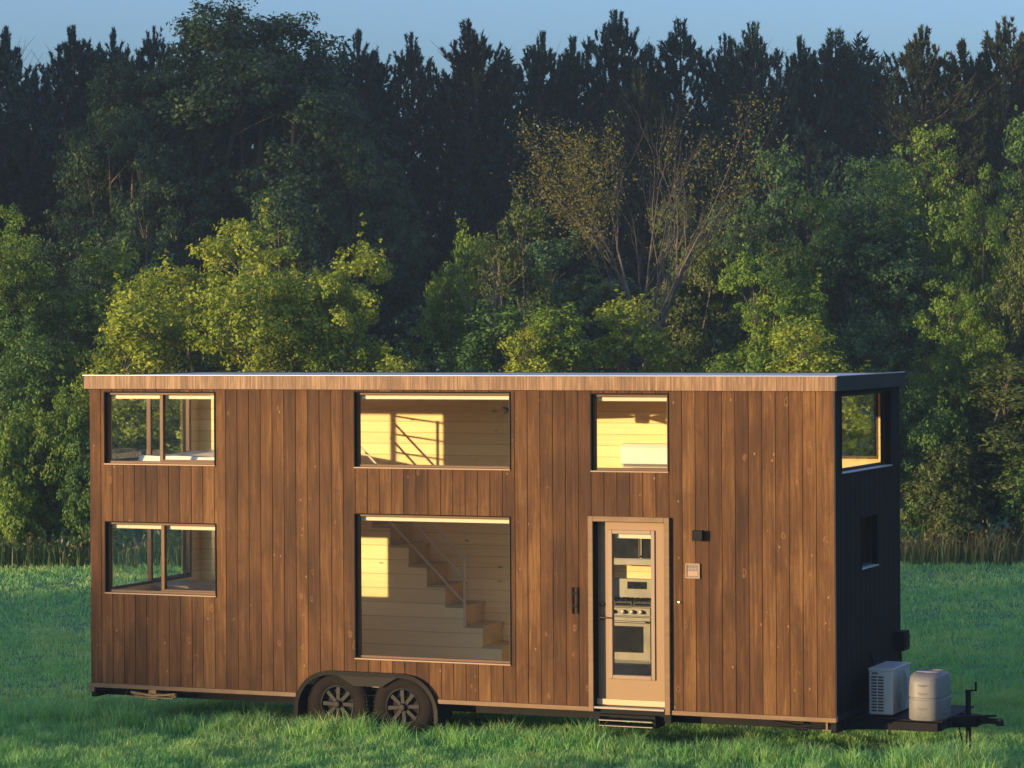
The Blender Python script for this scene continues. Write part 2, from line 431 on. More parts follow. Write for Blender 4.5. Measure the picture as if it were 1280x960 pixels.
# roof and fascias
MB().box(-.03, W + .03, -.03, D + .05, 3.957, 4.098).build('roof', M['roof'], house)
fa = MB(); a = -.04
while a < W + .03:
    w = min(.11 + .08 * random.random(), W + .028 - a)
    if w <= .01: break
    fa.box(a + .001, a + w - .001, -.052 - random.random() * .002, -.032, 3.953, 4.105, random.random()); a += w
fa.build('front_fascia', M['fascia'], house)
MB().box(W + .031, W + .05, -.052, D + .07, 3.951, 4.108).box(-.055, -.041, -.052, D + .07, 3.951, 4.106).box(-.041, W + .03, D + .051, D + .07, 3.951, 4.106).build('black_fascia', M['blackmetal'], house, .003)
MB().box(-.06, W + .055, -.060, -.030, 4.1085, 4.1165).box(W + .02, W + .055, -.0295, D + .075, 4.1085, 4.1165).build('drip_edge', M['roof'], house, .002)
# soffit strip closing the gap under the fascia
MB().box(-.03, W + .03, -.031, -.002, 3.954, 3.9565).build('soffit', M['darkreveal'], house)

# bottom trim, jogging around the fender and the door
for (a, b) in ((-.02, 2.725), (4.505, 6.334), (7.288, W + .012)):
    MB().box(a, b, -.022, .02, .427, .4765).build('bottom_trim', M['trim'], house, .004)
MB().box(W + .0125, W + .03, -.02, D, .435, .50).build('end_flashing', M['blackmetal'], house, .003)

# ---- windows
def window(h, name='window', mullion=None, plane='y', v=.078, face=-1, frame_m='bronze', reveal=True, blind=True, label=None, mv=0.0):
    """h=(a0,a1,z0,z1). face: direction towards outside along the plane's normal. v: glass position."""
    a0, a1, z0, z1 = h
    def bx(mb, A0, A1, V0, V1, Z0, Z1):
        V0, V1 = min(V0, V1), max(V0, V1)
        if plane == 'y': mb.box(A0, A1, V0, V1, Z0, Z1)
        else: mb.box(V0, V1, A0, A1, Z0, Z1)
    s = face; f = MB(); fw = .034
    vo = v + s * .030; vi = v - s * .022
    bx(f, a0 + .006, a1 - .006, vo, vi, z0 + .006, z0 + fw); bx(f, a0 + .006, a1 - .006, vo, vi, z1 - fw, z1 - .006)
    bx(f, a0 + .006, a0 + fw, vo, vi, z0 + fw, z1 - fw); bx(f, a1 - fw, a1 - .006, vo, vi, z0 + fw, z1 - fw)
    o = f.build(name, M[frame_m], house, .003)
    if label: o['label'] = label
    # outer liner of the opening
    ln = MB(); skin = -s * .0  # outer skin position
    vs = {('y', -1): -.008, ('y', 1): D + .006, ('x', 1): W + .008, ('x', -1): -.008}[(plane, s)]
    bx(ln, a0 - .006, a0 + .006, vs, v, z0, z1); bx(ln, a1 - .006, a1 + .006, vs, v, z0, z1)
    bx(ln, a0 - .006, a1 + .006, vs, v, z1 - .006, z1 + .006)
    ln.build('reveal', M['darkreveal'], o)
    si = MB(); bx(si, a0 - .004, a1 + .004, vs + s * .010, v, z0 - .010, z0 + .0055); si.build('sill', M['sillm' if frame_m == 'bronze' else 'roof'], o, .003)
    if mullion:
        m = MB(); bx(m, mullion - .022, mullion + .022, vo + s * .006, vi, z0 + fw, z1 - fw)
        # the sliding sash, on one side of the meeting stile
        bx(m, mullion + .022, a1 - fw, vo + s * .004, v + s * .008, z0 + fw, z0 + fw + .022)
        m.build('sash', M[frame_m], o, .003)
    g = MB(); bx(g, a0 + .03, a1 - .03, v - .003, v + .003, z0 + .03, z1 - .03)
    # single sheet keeps the glass thin
    g = MB()
    if plane == 'y': g.quad((a0 + .03, v, z0 + .03), (a1 - .03, v, z0 + .03), (a1 - .03, v, z1 - .03), (a0 + .03, v, z1 - .03))
    else: g.quad((v, a0 + .03, z0 + .03), (v, a1 - .03, z0 + .03), (v, a1 - .03, z1 - .03), (v, a0 + .03, z1 - .03))
    g.build('pane', M['glass'], o)
    # inner liner, pine
    if s == -1 and plane == 'y':
        il = MB(); bx(il, a0, a0 + .012, v + .024, IN + .01, z0, z1); bx(il, a1 - .012, a1, v + .024, IN + .01, z0, z1); bx(il, a0, a1, v + .024, IN + .012, z0 - .01, z0 + .016)
        il.build('inner_casing', M['stair'], o)
    if blind:
        b = MB(); bx(b, a0 + .036, a1 - .036, v - s * .026, v - s * .075, z1 - .084, z1 - .040); b.build('blind_cassette', M['blind'], o, .006)
    return o
window(OPEN['ul'], mullion=.947, label='upper sliding window with bedding just inside')
window(OPEN['ll'], mullion=.957, label='lower sliding window of the bedroom')
window(OPEN['um'], label='wide fixed upper window over the stair')
window(OPEN['bm'], name='picture_window', label='tall picture window showing the staircase')
window(OPEN['ur'], label='nearly square upper window above the door')
for h in END_R: window(h, plane='x', v=W - .09, face=1, frame_m='blackmetal', blind=False)
for h in END_L: window(h, plane='x', v=.09, face=-1, mullion=1.27, frame_m='bronze', blind=False)
for h in BACK: window(h, plane='y', v=D - .09, face=1, frame_m='bronze', blind=False)  # includes the hidden windows added to brighten the rooms

# ---- door
dz0, dz1 = .46, 2.515
fr = MB(); fr.box(6.337, 6.394, -.045, .0195, .428, 2.572).box(7.227, 7.286, -.045, .0195, .428, 2.572).box(6.394, 7.227, -.045, .0195, 2.515, 2.572)
dfr = fr.build('door_frame', M['trim'], house, .004)
rv = MB(); rv.box(6.388, 6.400, -.03, .16, dz0, dz1).box(7.221, 7.233, -.03, .16, dz0, dz1).box(6.394, 7.227, -.03, .16, dz1, dz1 + .010)
rv.build('reveal', M['darkreveal'], dfr)
MB().box(6.40, 7.22, -.05, .13, .462, .487).build('threshold', M['alum'], dfr, .004)
v0 = .085
ds = MB(); L = (6.545, 7.065, .792, 2.408)
ds.box(6.404, L[0], v0, v0 + .045, .490, dz1 - .004).box(L[1], 7.218, v0, v0 + .045, .490, dz1 - .004).box(L[0], L[1], v0, v0 + .045, .490, L[2]).box(L[0], L[1], v0, v0 + .045, L[3], dz1 - .004)
door = ds.build('door', M['door'], house)
md = MB(); mw = .034
md.box(L[0] - .012, L[0] + mw, v0 - .016, v0 + .05, L[2] - .012, L[3] + .012).box(L[1] - mw, L[1] + .012, v0 - .016, v0 + .05, L[2] - .012, L[3] + .012)
md.box(L[0] + mw, L[1] - mw, v0 - .016, v0 + .05, L[2] - .012, L[2] + mw).box(L[0] + mw, L[1] - mw, v0 - .016, v0 + .05, L[3] - mw, L[3] + .012)
md.build('lite_moulding', M['doorin'], door, .006)
MB().quad((L[0] + .03, v0 + .02, L[2] + .03), (L[1] - .03, v0 + .02, L[2] + .03), (L[1] - .03, v0 + .02, L[3] - .03), (L[0] + .03, v0 + .02, L[3] - .03)).build('pane', M['glass'], door)
MB().box(L[0] + .04, L[1] - .04, v0 + .055, v0 + .10, L[3] - .085, L[3] - .03).build('blind_cassette', M['blind'], door, .006)
MB().lathe([(.0, -.03), (.026, -.028), (.030, -.010), (.030, 0)], (6.452, v0, 1.60), 20).build('deadbolt', M['brass'], door, smooth=True)
hd = MB(); hd.lathe([(.0, -.02), (.028, -.018), (.030, 0)], (6.452, v0, 1.455), 20)
hd.tube((6.452, v0 - .0, 1.455), (6.452, v0 - .055, 1.455), .011).tube((6.440, v0 - .052, 1.455), (6.565, v0 - .048, 1.452), .010, .008)
hd.build('door_handle', M['brass'], door, smooth=True)
for z in (.75, 1.5, 2.25): MB().tube((7.214, v0 - .008, z - .05), (7.214, v0 - .008, z + .05), .008).build('hinge', M['brass'], door)

# ---- front wall fittings
lb = MB(); lb.box(7.563, 7.679, -.085, -.002, 2.330, 2.442); lb.build('wall_light', M['steel'], house, .003)
pf = MB(); a0, a1, z0, z1 = 7.463, 7.627, 1.918, 2.080
pf.box(a0, a1, -.020, 0, z0, z0 + .014).box(a0, a1, -.020, 0, z1 - .014, z1).box(a0, a0 + .014, -.020, 0, z0 + .014, z1 - .014).box(a1 - .014, a1, -.020, 0, z0 + .014, z1 - .014)
pl = pf.build('name_plate', M['sillm'], house, .002)
MB().box(a0 + .013, a1 - .013, -.010, 0, z0 + .013, z1 - .013).build('plate_face', M['tankdark'], pl)
lt = MB(); x = a0 + .026
for wd in (.016, .010, .018, .014, .012, .016):
    lt.box(x, x + wd - .003, -.0135, -.010, 2.015, 2.031); x += wd + .003
lt.box(a0 + .022, a1 - .022, -.0135, -.010, 1.945, 1.996)
lt.build('plate_lettering', M['sillm'], pl)
MB().lathe([(0, -.02), (.012, -.018), (.017, -.008), (.017, 0)], (7.388, .0, 1.652), 16).build('bell_button', M['bell'], house, smooth=True)
hk = MB()
for uu in (6.138, 6.197): hk.box(uu - .007, uu + .007, -.022, -.010, 1.49, 1.785)
for zz in (1.575, 1.715): hk.box(6.146, 6.189, -.020, .0, zz - .012, zz + .012)
hk.build('house_number', M['steel'], house, .002)
MB().box(W + .012, W + .12, 2.30, 2.52, .955, 1.175).box(W + .12, W + .135, 2.33, 2.49, .99, 1.14).tube((W + .05, 2.4, .95), (W + .05, 2.4, .46), .014).build('utility_box', M['steel'], house, .006)

# ---- stair, rails, guard
st = MB(); rs = MB(); tr = MB(); V0 = 1.85; VB = D - .147
n = 9
for i in range(n):
    u1 = 4.49 - .24 * i; z1 = .88 + .2331 * i; u0 = u1 - .24
    st.quad((u0, V0, .562), (u1, V0, .562), (u1, V0, z1 - .028), (u0, V0, z1 - .028), .5)
    rs.quad((u1, V0, z1 - .235 if i else .562), (u1, VB, z1 - .235 if i else .562), (u1, VB, z1 - .028), (u1, V0, z1 - .028))
    tr.box(u0 - .0, u1 + .022, V0 - .012, VB, z1 - .028, z1)
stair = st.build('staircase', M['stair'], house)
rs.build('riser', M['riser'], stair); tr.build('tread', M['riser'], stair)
hr = MB(); y = V0 - .03
hr.box(4.018, 4.042, y - .012, y + .012, 1.10, 1.93)
for zt in (1.885, 1.672, 1.385):
    p0 = Vector((4.05 if zt > 1.8 else 4.03, y, zt)); L_ = (2.75 + .82 - zt) / .971 if 0 else 1.75
    hr.bar(p0, p0 + Vector((-L_, 0, L_ * .971)), .014, .022)
hr.build('stair_railing', M['rail'], house)
gd = MB(); gu = 2.31
for vv in (.30, 1.05, 1.80): gd.box(gu - .012, gu + .012, vv - .012, vv + .012, 2.745, 3.66)
for zz in (3.64, 3.42, 3.20, 2.98): gd.bar((gu, .18, zz), (gu, 1.82, zz), .014, .02)
gd.build('loft_guard', M['rail'], house)
for uu in (3.08, 4.05): MB().box(uu - .05, uu + .05, VB - .01, VB + .004, .63, .66).build('wall_socket', M['steel'], house)

# ---- running gear
def ring_pts(off, n=60):
    pts = []
    # outer arch curve, walking from the rear foot to the front foot
    def P(u): return (u, arch(u))
    us = [2.722 + (1.788) * (0.5 - 0.5 * math.cos(math.pi * i / n)) for i in range(n + 1)]
    base = [P(u_) for u_ in us]; base[0] = (2.718, .20); base[-1] = (4.513, .20)
    for i, p in enumerate(base):
        q0 = base[max(0, i - 1)]; q1 = base[min(n, i + 1)]
        tx, tz = q1[0] - q0[0], q1[1] - q0[1]; l_ = math.hypot(tx, tz) or 1
        pts.append((p[0] - tz / l_ * off, p[1] + tx / l_ * off))
    return pts
fd = MB(); oc = ring_pts(.008); ic = ring_pts(-.042); md_ = ring_pts(-.004)
for i in range(len(oc) - 1):
    a, b, c_, d_ = oc[i], oc[i + 1], ic[i + 1], ic[i]
    fd.quad((a[0], -.052, a[1]), (b[0], -.052, b[1]), (c_[0], -.046, c_[1]), (d_[0], -.046, d_[1]))
    fd.quad((a[0], -.052, a[1]), (b[0], -.052, b[1]), (b[0], .30, b[1]), (a[0], .30, a[1]))
    e, g_ = md_[i], md_[i + 1]
    fd.quad((d_[0], -.046, d_[1]), (c_[0], -.046, c_[1]), (c_[0], -.02, c_[1]), (d_[0], -.02, d_[1]))
fender = fd.build('fender', M['fender'], house, smooth=True)
sk = MB(); sk.prism([(3.25, .700), (4.02, .700), (3.92, .65), (3.82, .585), (3.46, .585), (3.35, .65)], 'y', -.030, -.018); sk.build('fender_skirt', M['fender'], fender)
ww = MB(); x0, x1 = 2.70, 4.53
ww.quad((x0, .021, .765), (x1, .021, .765), (x1, .33, .765), (x0, .33, .765)); ww.quad((x0, .33, .25), (x1, .33, .25), (x1, .33, .765), (x0, .33, .765))
ww.quad((x0, .021, .478), (x0, .33, .478), (x0, .33, .765), (x0, .021, .765)); ww.quad((x1, .021, .478), (x1, .33, .478), (x1, .33, .765), (x1, .021, .765))
ww.build('wheel_well', M['steel'], house)

def make_wheel(uc, v, s):
    c = (0, 0, 0); t = MB()
    t.lathe([(.215, .015), (.235, .004), (.275, -.004), (.325, .002), (.352, .014), (.366, .034), (.370, .06), (.370, .085), (.364, .088), (.364, .094), (.370, .097), (.370, .12), (.364, .123), (.364, .129), (.370, .132), (.368, .175), (.352, .205), (.30, .215), (.215, .20)], c, 56)
    # tread blocks
    for i in range(56):
        th = 2 * math.pi * i / 56
        for (y0, y1) in ((.02, .05), (.165, .20)):
            r0, r1 = .360, .3745; dt = .035
            p = [(r * math.cos(th + k * dt), y_, r * math.sin(th + k * dt)) for r in (r0, r1) for y_ in (y0, y1) for k in (-1, 1)]
            t.add(p, [(4, 5, 7, 6), (0, 1, 5, 4), (2, 6, 7, 3), (0, 4, 6, 2), (1, 3, 7, 5)])
    w = t.build('wheel', M['tyre'], house, smooth=True)
    r = MB(); r.lathe([(.217, .012), (.205, .006), (.195, .012), (.188, .05), (.180, .15)], c, 48); 
    for i in range(8):
        a_ = 2 * math.pi * i / 8 + .2; ca, sa = math.cos(a_), math.sin(a_)
        def Pp(rad, off, y_): return (rad * ca - off * sa, y_, rad * sa + off * ca)
        vs = [Pp(.045, -.020, .018), Pp(.045, .020, .018), Pp(.198, .022, .020), Pp(.198, -.022, .020), Pp(.045, -.022, .05), Pp(.045, .022, .05), Pp(.192, .024, .06), Pp(.192, -.024, .06)]
        r.add(vs, [(0, 1, 2, 3), (0, 3, 7, 4), (1, 5, 6, 2), (2, 6, 7, 3), (0, 4, 5, 1), (4, 7, 6, 5)])
    rim = r.build('rim', M['rim'], w, smooth=True)
    h = MB(); h.lathe([(0, -.024), (.030, -.022), (.040, -.012), (.044, .02), (.062, .024), (.064, .06)], c, 24)
    for i in range(6):
        a_ = 2 * math.pi * i / 6; h.lathe([(0, .008), (.009, .010), (.009, .03)], (.054 * math.cos(a_), 0, .054 * math.sin(a_)), 8)
    h.build('hub_cap', M['rim'], w, smooth=True)
    b = MB(); b.lathe([(0, .07), (.17, .072), (.186, .078)], c, 32); b.build('brake_drum', M['steel'], w)
    w.location = (uc, v, .362); w.rotation_euler = (0, random.random() * 2, 0 if s > 0 else math.pi)
    return w
w0 = make_wheel(3.235, .012, 1)
def copy_part(o, parent):
    c = o.copy(); col.objects.link(c); c.parent = parent
    for ch in [x for x in list(col.objects) if x.parent == o]: copy_part(ch, c)
    return c
for (uc, v, rz, ry) in ((4.055, .012, 0, .9), (3.235, D - .012, math.pi, 0), (4.055, D - .012, math.pi, .5)):
    w = copy_part(w0, house); w.location = (uc, v, .362); w.rotation_euler = (0, ry, rz)

ch = MB()
for vv in (.34, 2.20): ch.box(.02, W, vv, vv + .06, .30, .474)
ch.box(.0, .06, .02, D - .02, .31, .474).box(W - .06, W - .002, .02, D - .02, .31, .425)
for i in range(11): ch.box(.5 + i * .83, .55 + i * .83, .40, 2.20, .36, .47)
for uc in (3.235, 4.055): ch.tube((uc, .20, .362), (uc, D - .20, .362), .038)
ch.box(6.36, 7.27, .03, .33, .33, .46)
ch.box(W - .07, 10.10, .55, .62, .302, .392).box(10.04, 10.12, .62, 1.9, .302, .392)
ch.build('trailer_chassis', M['steel'], house)
MB().box(.02, W - .02, .03, D - .03, .4745, .4775).build('belly_pan', M['steel'], house)
tg = MB()
tg.bar((W - .3, .40, .345), (10.36, 1.25, .345), .075, .12).bar((W - .3, 2.20, .345), (10.36, 1.34, .345), .075, .12)
tg.bar((10.20, 1.295, .362), (10.46, 1.295, .362), .10, .09).bar((9.62, .60, .352), (10.12, .95, .352), .07, .10)
tg.box(9.17, 10.14, .62, 2.0, .395, .412)
tongue = tg.build('hitch_tongue', M['steel'], house, .004)
cp = MB(); cp.bar((10.40, 1.295, .352), (10.62, 1.295, .345), .062, .06).tube((10.60, 1.295, .30), (10.60, 1.295, .375), .045, .03, 14).bar((10.44, 1.295, .40), (10.56, 1.295, .405), .02, .022)
cp.build('coupler', M['steel'], tongue, .003)
jk = MB(); ju, jv = 10.25, 1.295
jk.tube((ju, jv, .10), (ju, jv, .655), .030, None, 16).tube((ju, jv, .0), (ju, jv, .30), .022, None, 12).lathe([(0, 0), (.0, .0)], (ju, jv, .1), 3)
jk.tube((ju, jv, .0), (ju, jv, .02), .07, .07, 16).tube((ju, jv, .655), (ju, jv, .675), .036, .03, 16)
jk.tube((ju, jv, .668), (ju + .085, jv, .672), .009).tube((ju + .085, jv, .665), (ju + .085, jv, .765), .013)
jk.build('tongue_jack', M['steel'], house, smooth=True)
chn = MB(); 
for i in range(6):
    t_ = i / 11; chn.tube((10.15 + .10 * t_, 1.22, .33 - .22 * math.sin(math.pi * t_ * .8) ), (10.165 + .10 * t_, 1.235, .31 - .22 * math.sin(math.pi * (t_ + .05) * .8)), .008, None, 6)
chn.build('safety_chain', M['steel'], house)

# stabiliser jacks, folded scissor type
def scissor(u0, u1, v, z, m):
    s_ = MB(); uc = (u0 + u1) / 2
    s_.bar((u0, v, z + .035), (uc, v, z), .05, .022).bar((uc, v, z), (u1, v, z + .03), .05, .022)
    s_.bar((u0 + .02, v + .05, z - .01), (uc, v + .05, z + .025), .04, .02).bar((uc, v + .05, z + .025), (u1 - .02, v + .05, z - .012), .04, .02)
    s_.bar((u0 + .03, v, z - .02), (u1 - .03, v, z - .024), .03, .016)
    s_.tube((u0, v + .02, z + .01), (u1, v + .02, z + .01), .008)
    s_.box(uc - .05, uc + .05, v - .03, v + .08, z + .03, z + .11).box(uc - .06, uc + .06, v - .02, v + .07, z - .05, z - .035)
    return s_.build('stabiliser_jack', m, house)
scissor(.49, 1.09, .10, .345, M['lumber'])
scissor(8.35, 8.95, .30, .33, M['steel'])
MB().box(-.01, .055, -.015, .06, .375, .4265).build('corner_bracket', M['trim'], house)
MB().box(9.03, 9.05, .0, .05, .345, .4265).box(8.99, 9.09, .0, .05, .334, .346).build('corner_bracket', M['trim'], house)
sp = MB(); sp.box(6.46, 7.12, -.06, .02, .385, .405).box(6.46, 6.475, -.06, .25, .27, .40).box(7.105, 7.12, -.06, .25, .27, .40)
step = sp.build('entry_step', M['steel'], house)
MB().box(6.478, 7.102, -.10, .10, .345, .362).box(6.478, 7.102, -.085, .12, .285, .302).build('tread', M['steel'], step, .003)
MB().box(6.48, 7.10, -.109, -.101, .344, .352).box(6.48, 7.10, -.094, -.086, .284, .291).build('nosing', M['alum'], step)

# ------------------------------------------------------------------ things in and on the house (house-local builders)
def on_house(name, u, v, z, label, cat):
    p = Matrix.Rotation(-TH, 4, 'Z') @ Vector((u, v, 0)); o = empty(name, (house.location.x + p.x, house.location.y + p.y, z), -TH)
    return tag(o, label, cat)

# kitchen range
t = on_house('kitchen_range', 6.01, 2.11, .56, 'stainless steel gas range with oven seen through the door glass', 'range')
def X(o): return o
b = MB(); b.box(-.38, .38, -.27, .31, .03, .845).box(-.38, .38, .26, .31, .845, 1.12); body = b.build('body', M['stainless'], t, .004)
MB().box(-.375, .375, -.305, -.272, .735, .835).build('control_panel', M['stainless'], t, .006)
for i, x in enumerate((-.30, -.19, -.08, .05, .16, .27)):
    k = MB(); k.lathe([(0, -.045), (.020, -.043), (.024, -.01), (.026, 0)], (x, -.305, .785), 16); k.build('knob', M['stainless'], t, smooth=True)
od = MB(); od.box(-.375, .375, -.305, -.272, .22, .725); odd = od.build('oven_door', M['stainless'], t, .006)
MB().box(-.30, .285, -.309, -.305, .315, .62).build('oven_glass', M['ovenglass'], odd)
MB().tube((-.33, -.345, .672), (.33, -.345, .672), .013).box(-.32, -.30, -.345, -.305, .66, .684).box(.30, .32, -.345, -.305, .66, .684).build('oven_handle', M['stainless'], odd, smooth=True)
dw = MB(); dw.box(-.375, .375, -.300, -.272, .05, .21); dwo = dw.build('drawer', M['stainless'], t, .006)
MB().box(-.30, .30, -.322, -.300, .155, .180).build('drawer_handle', M['stainless'], dwo, .004)
g = MB(); g.box(-.36, .36, -.25, .25, .847, .856)
for x in (-.24, 0, .24):
    for dx in (-.10, -.035, .035, .10): g.box(x + dx - .007, x + dx + .007, -.22, .22, .885, .905)
    for yy in (-.20, -.07, .07, .20): g.box(x - .11, x + .11, yy - .007, yy + .007, .875, .895)
    for dx in (-.10, .10):
        for yy in (-.20, .20): g.box(x + dx - .008, x + dx + .008, yy - .008, yy + .008, .856, .885)
g.build('cooktop_grate', M['iron'], t)
MB().box(-.12, .12, .2535, .259, 1.00, 1.085).build('clock_display', M['ovenglass'], t)
fe = MB()
for x in (-.34, .34):
    for yy in (-.22, .25): fe.tube((x, yy, 0), (x, yy, .03), .018)
fe.build('foot', M['iron'], t)
# base cabinets either side
t = on_house('kitchen_cabinet', 5.555, 2.15, .56, 'cream base cabinet beside the stainless range', 'cabinet')
MB().box(-.06, .065, -.25, .27, 0, .87).build('carcass', M['blind'], t); MB().box(-.06, .068, -.28, .27, .872, .905).build('worktop', M['ovenglass'], t)
MB().box(-.055, .060, -.272, -.252, .10, .85).build('cabinet_door', M['blind'], t, .003)
t = on_house('kitchen_cabinet', 6.75, 2.15, .56, 'dark walled base cabinet right of the stainless range', 'cabinet')
MB().box(-.33, .36, -.24, .27, 0, .87).build('carcass', M['riser'], t); MB().box(-.335, .36, -.27, .27, .872, .905).build('worktop', M['ovenglass'], t)
MB().box(-.325, .0, -.262, -.242, .10, .85).box(.01, .355, -.262, -.242, .10, .85).build('cabinet_door', M['blind'], t, .003)
# microwave
t = on_house('microwave', 6.01, 2.25, 1.86, 'stainless over the range microwave behind the door glass', 'microwave')
b = MB(); b.box(-.38, .38, -.185, .19, 0, .41); b.build('body', M['stainless'], t, .004)
MB().box(-.372, .145, -.205, -.186, .085, .40).build('microwave_door', M['ovenglass'], t, .004)
MB().box(.178, .372, -.205, -.186, .085, .40).build('control_panel', M['ovenglass'], t, .004)
MB().tube((.162, -.228, .10), (.162, -.228, .385), .013).box(.152, .172, -.225, -.186, .10, .12).box(.152, .172, -.225, -.186, .365, .385).build('handle', M['stainless'], t, smooth=True)
MB().box(-.372, .372, -.205, -.186, .006, .078).build('vent_panel', M['stainless'], t, .003)
# mini split head
t = on_house('wall_air_conditioner', 6.28, 2.33, 2.99, 'white wall mounted air conditioner behind the upper window over the door', 'air conditioner')
b = MB(); b.prism([(-.09, .05), (-.10, .24), (-.07, .285), (.11, .285), (.11, 0), (-.02, 0)], 'x', -.42, .42); b.build('casing', M['white'], t, .012)
MB().box(-.38, .38, -.088, -.06, .022, .05).build('louvre', M['tankdark'], t)
# ceiling fan
t = on_house('ceiling_fan', 5.14, 1.28, 3.93, 'dark ceiling fan whose blade shadow falls across the upper wall', 'ceiling fan')
MB().tube((0, 0, 0), (0, 0, -.16), .015).tube((0, 0, -.16), (0, 0, -.30), .085, .07, 20).build('motor', M['steel'], t, smooth=True)
for i in range(3):
    a_ = .35 + i * 2 * math.pi / 3; ca, sa = math.cos(a_), math.sin(a_); bl = MB()
    def Q(r, o, z): return (r * ca - o * sa, r * sa + o * ca, z)
    vs = [Q(.08, -.03, -.235), Q(.08, .03, -.245), Q(.55, .085, -.29), Q(.55, -.06, -.20)]
    vs += [(x, y_, z + .012) for x, y_, z in vs]
    bl.add(vs, [(0, 3, 2, 1), (4, 5, 6, 7), (0, 1, 5, 4), (1, 2, 6, 5), (2, 3, 7, 6), (3, 0, 4, 7)]); bl.build('blade', M['steel'], t)
# beds and bench at the left end
t = on_house('bed', 1.15, 1.30, 2.745, 'low loft bed with white rumpled linen behind the upper left window', 'bed')
MB().box(-.75, .80, -.95, .95, .0, .16).build('base', M['wood2'], t, .01)
import bmesh
def linen(name, x0, x1, y0, y1, z, amp, parent, mat):
    nx, ny = 36, 36; g_ = MB(); P_ = {}
    vs = []
    for i in range(nx + 1):
        for j in range(ny + 1):
            fx, fy = i / nx, j / ny; e = min(fx, 1 - fx, fy, 1 - fy)
            h_ = amp * (math.sin(fx * 17 + 3 * math.sin(fy * 9)) * .5 + math.sin(fy * 13 + fx * 6) * .5) * min(1, e * 8)
            vs.append((x0 + (x1 - x0) * fx, y0 + (y1 - y0) * fy, z + h_ - (0 if e > .02 else .12)))
    fs = [(i * (ny + 1) + j, (i + 1) * (ny + 1) + j, (i + 1) * (ny + 1) + j + 1, i * (ny + 1) + j + 1) for i in range(nx) for j in range(ny)]
    g_.add(vs, fs); return g_.build(name, mat, parent, smooth=True)
MB().box(-.72, .77, -.93, .93, .162, .30).build('mattress', M['linen'], t, .04, False, 4)
linen('duvet', -.74, .79, -.96, .90, .40, .035, t, M['linen'])
t = on_house('bench', .92, 1.55, .56, 'low brown wooden bench inside the lower left window', 'bench')
MB().box(-.75, .75, -.38, .45, .92, .98).build('seat', M['wood2'], t, .006)
for x in (-.68, .68):
    for yy in (-.32, .38): MB().box(x - .03, x + .03, yy - .03, yy + .03, 0, .92).build('leg', M['wood2'], t)

# condenser on the tongue
t = on_house('air_conditioner', 9.425, 1.10, .412, 'white slatted air conditioner condenser on the trailer hitch against the black end wall', 'air conditioner')
a_, b_, h_ = .135, .35, .515
ac = MB(); ac.box(-a_, a_, -b_, b_, .02, h_); ac.build('casing', M['acwhite'], t, .012, False, 3)
MB().box(-a_ - .006, a_ + .006, -b_ - .006, b_ + .006, h_ - .022, h_ + .008).build('lid', M['acwhite'], t, .008, False, 3)
gr = MB()
for i in range(12):
    z = .055 + i * .033
    gr.box(-a_ + .028, -a_ + .088, -b_ - .003, -b_ + .004, z, z + .018).box(-a_ + .102, -a_ + .164, -b_ - .003, -b_ + .004, z, z + .018)
gr.build('grille_slot', M['acdark'], t)
MB().box(-a_ + .02, a_ - .02, -b_ + .05, -b_ + .09, 0, .02).box(-a_ + .02, a_ - .02, b_ - .09, b_ - .05, 0, .02).build('foot', M['steel'], t)
fg = MB()
for r_ in (.06, .10, .14, .18, .21):
    for i in range(28):
        t0, t1 = 2 * math.pi * i / 28, 2 * math.pi * (i + 1) / 28
        fg.tube((a_ + .006, r_ * math.cos(t0), .26 + r_ * math.sin(t0)), (a_ + .006, r_ * math.cos(t1), .26 + r_ * math.sin(t1)), .003, None, 4, False)
fg.build('fan_guard', M['acwhite'], t)

MB().tube((-a_ + .03, .18, .30), (-a_ - .06, .18, .33), .014).tube((-a_ - .06, .18, .33), (-a_ - .12, .19, .60), .014).tube((-a_ - .12, .19, .60), (-a_ - .15, .19, .62), .014).tube((-a_ + .03, .24, .26), (-a_ - .08, .25, .30), .009).tube((-a_ - .08, .25, .30), (-a_ - .14, .25, .58), .009).build('refrigerant_line', M['steel'], t)
MB().box(-a_ + .035, -a_ + .10, -b_ - .002, -b_ + .002, .455, .480).build('rating_label', M['tankdark'], t)
# twin tank cover
t = on_house('propane_tank_cover', 9.93, .90, .412, 'light grey moulded propane tank cover beside the white condenser', 'tank cover')
def stadium(a, b, n=24, p=3.0):
    return [(a * math.copysign(abs(math.cos(q)) ** (2 / p), math.cos(q)), b * math.copysign(abs(math.sin(q)) ** (2 / p), math.sin(q))) for q in [2 * math.pi * i / n for i in range(n)]]
tc_ = MB(); rings = [(.190, .325, 0), (.196, .331, .01), (.196, .331, .215), (.188, .323, .222), (.188, .323, .238), (.196, .331, .246), (.192, .325, .40), (.180, .312, .435), (.150, .27, .462), (.10, .20, .470)]
nn = 40; vs = []
for (a, b, z) in rings:
    for k_, (x, y_) in enumerate(stadium(a, b, nn)):
        zz = z + (.035 * (abs(y_) / b) ** 0 * (1 - (y_ / .33) ** 2) if z > .42 else 0)
        vs.append((x, y_, zz))
fs = []
for i in range(len(rings) - 1):
    for k_ in range(nn): fs.append((i * nn + k_, i * nn + (k_ + 1) % nn, (i + 1) * nn + (k_ + 1) % nn, (i + 1) * nn + k_))
fs.append(tuple(range((len(rings) - 1) * nn, len(rings) * nn)))
tc_.add(vs, fs); tc_.build('cover', M['tank'], t, smooth=True)
vt = MB()
for z in (.035, .125, .285, .375):
    vt.prism([(-.055, z + .008), (.055, z + .008), (.03, z - .004), (.0, z - .012), (-.03, z - .004)], 'y', -.336, -.318)
vt.build('vent_notch', M['tankdark'], t, .002)
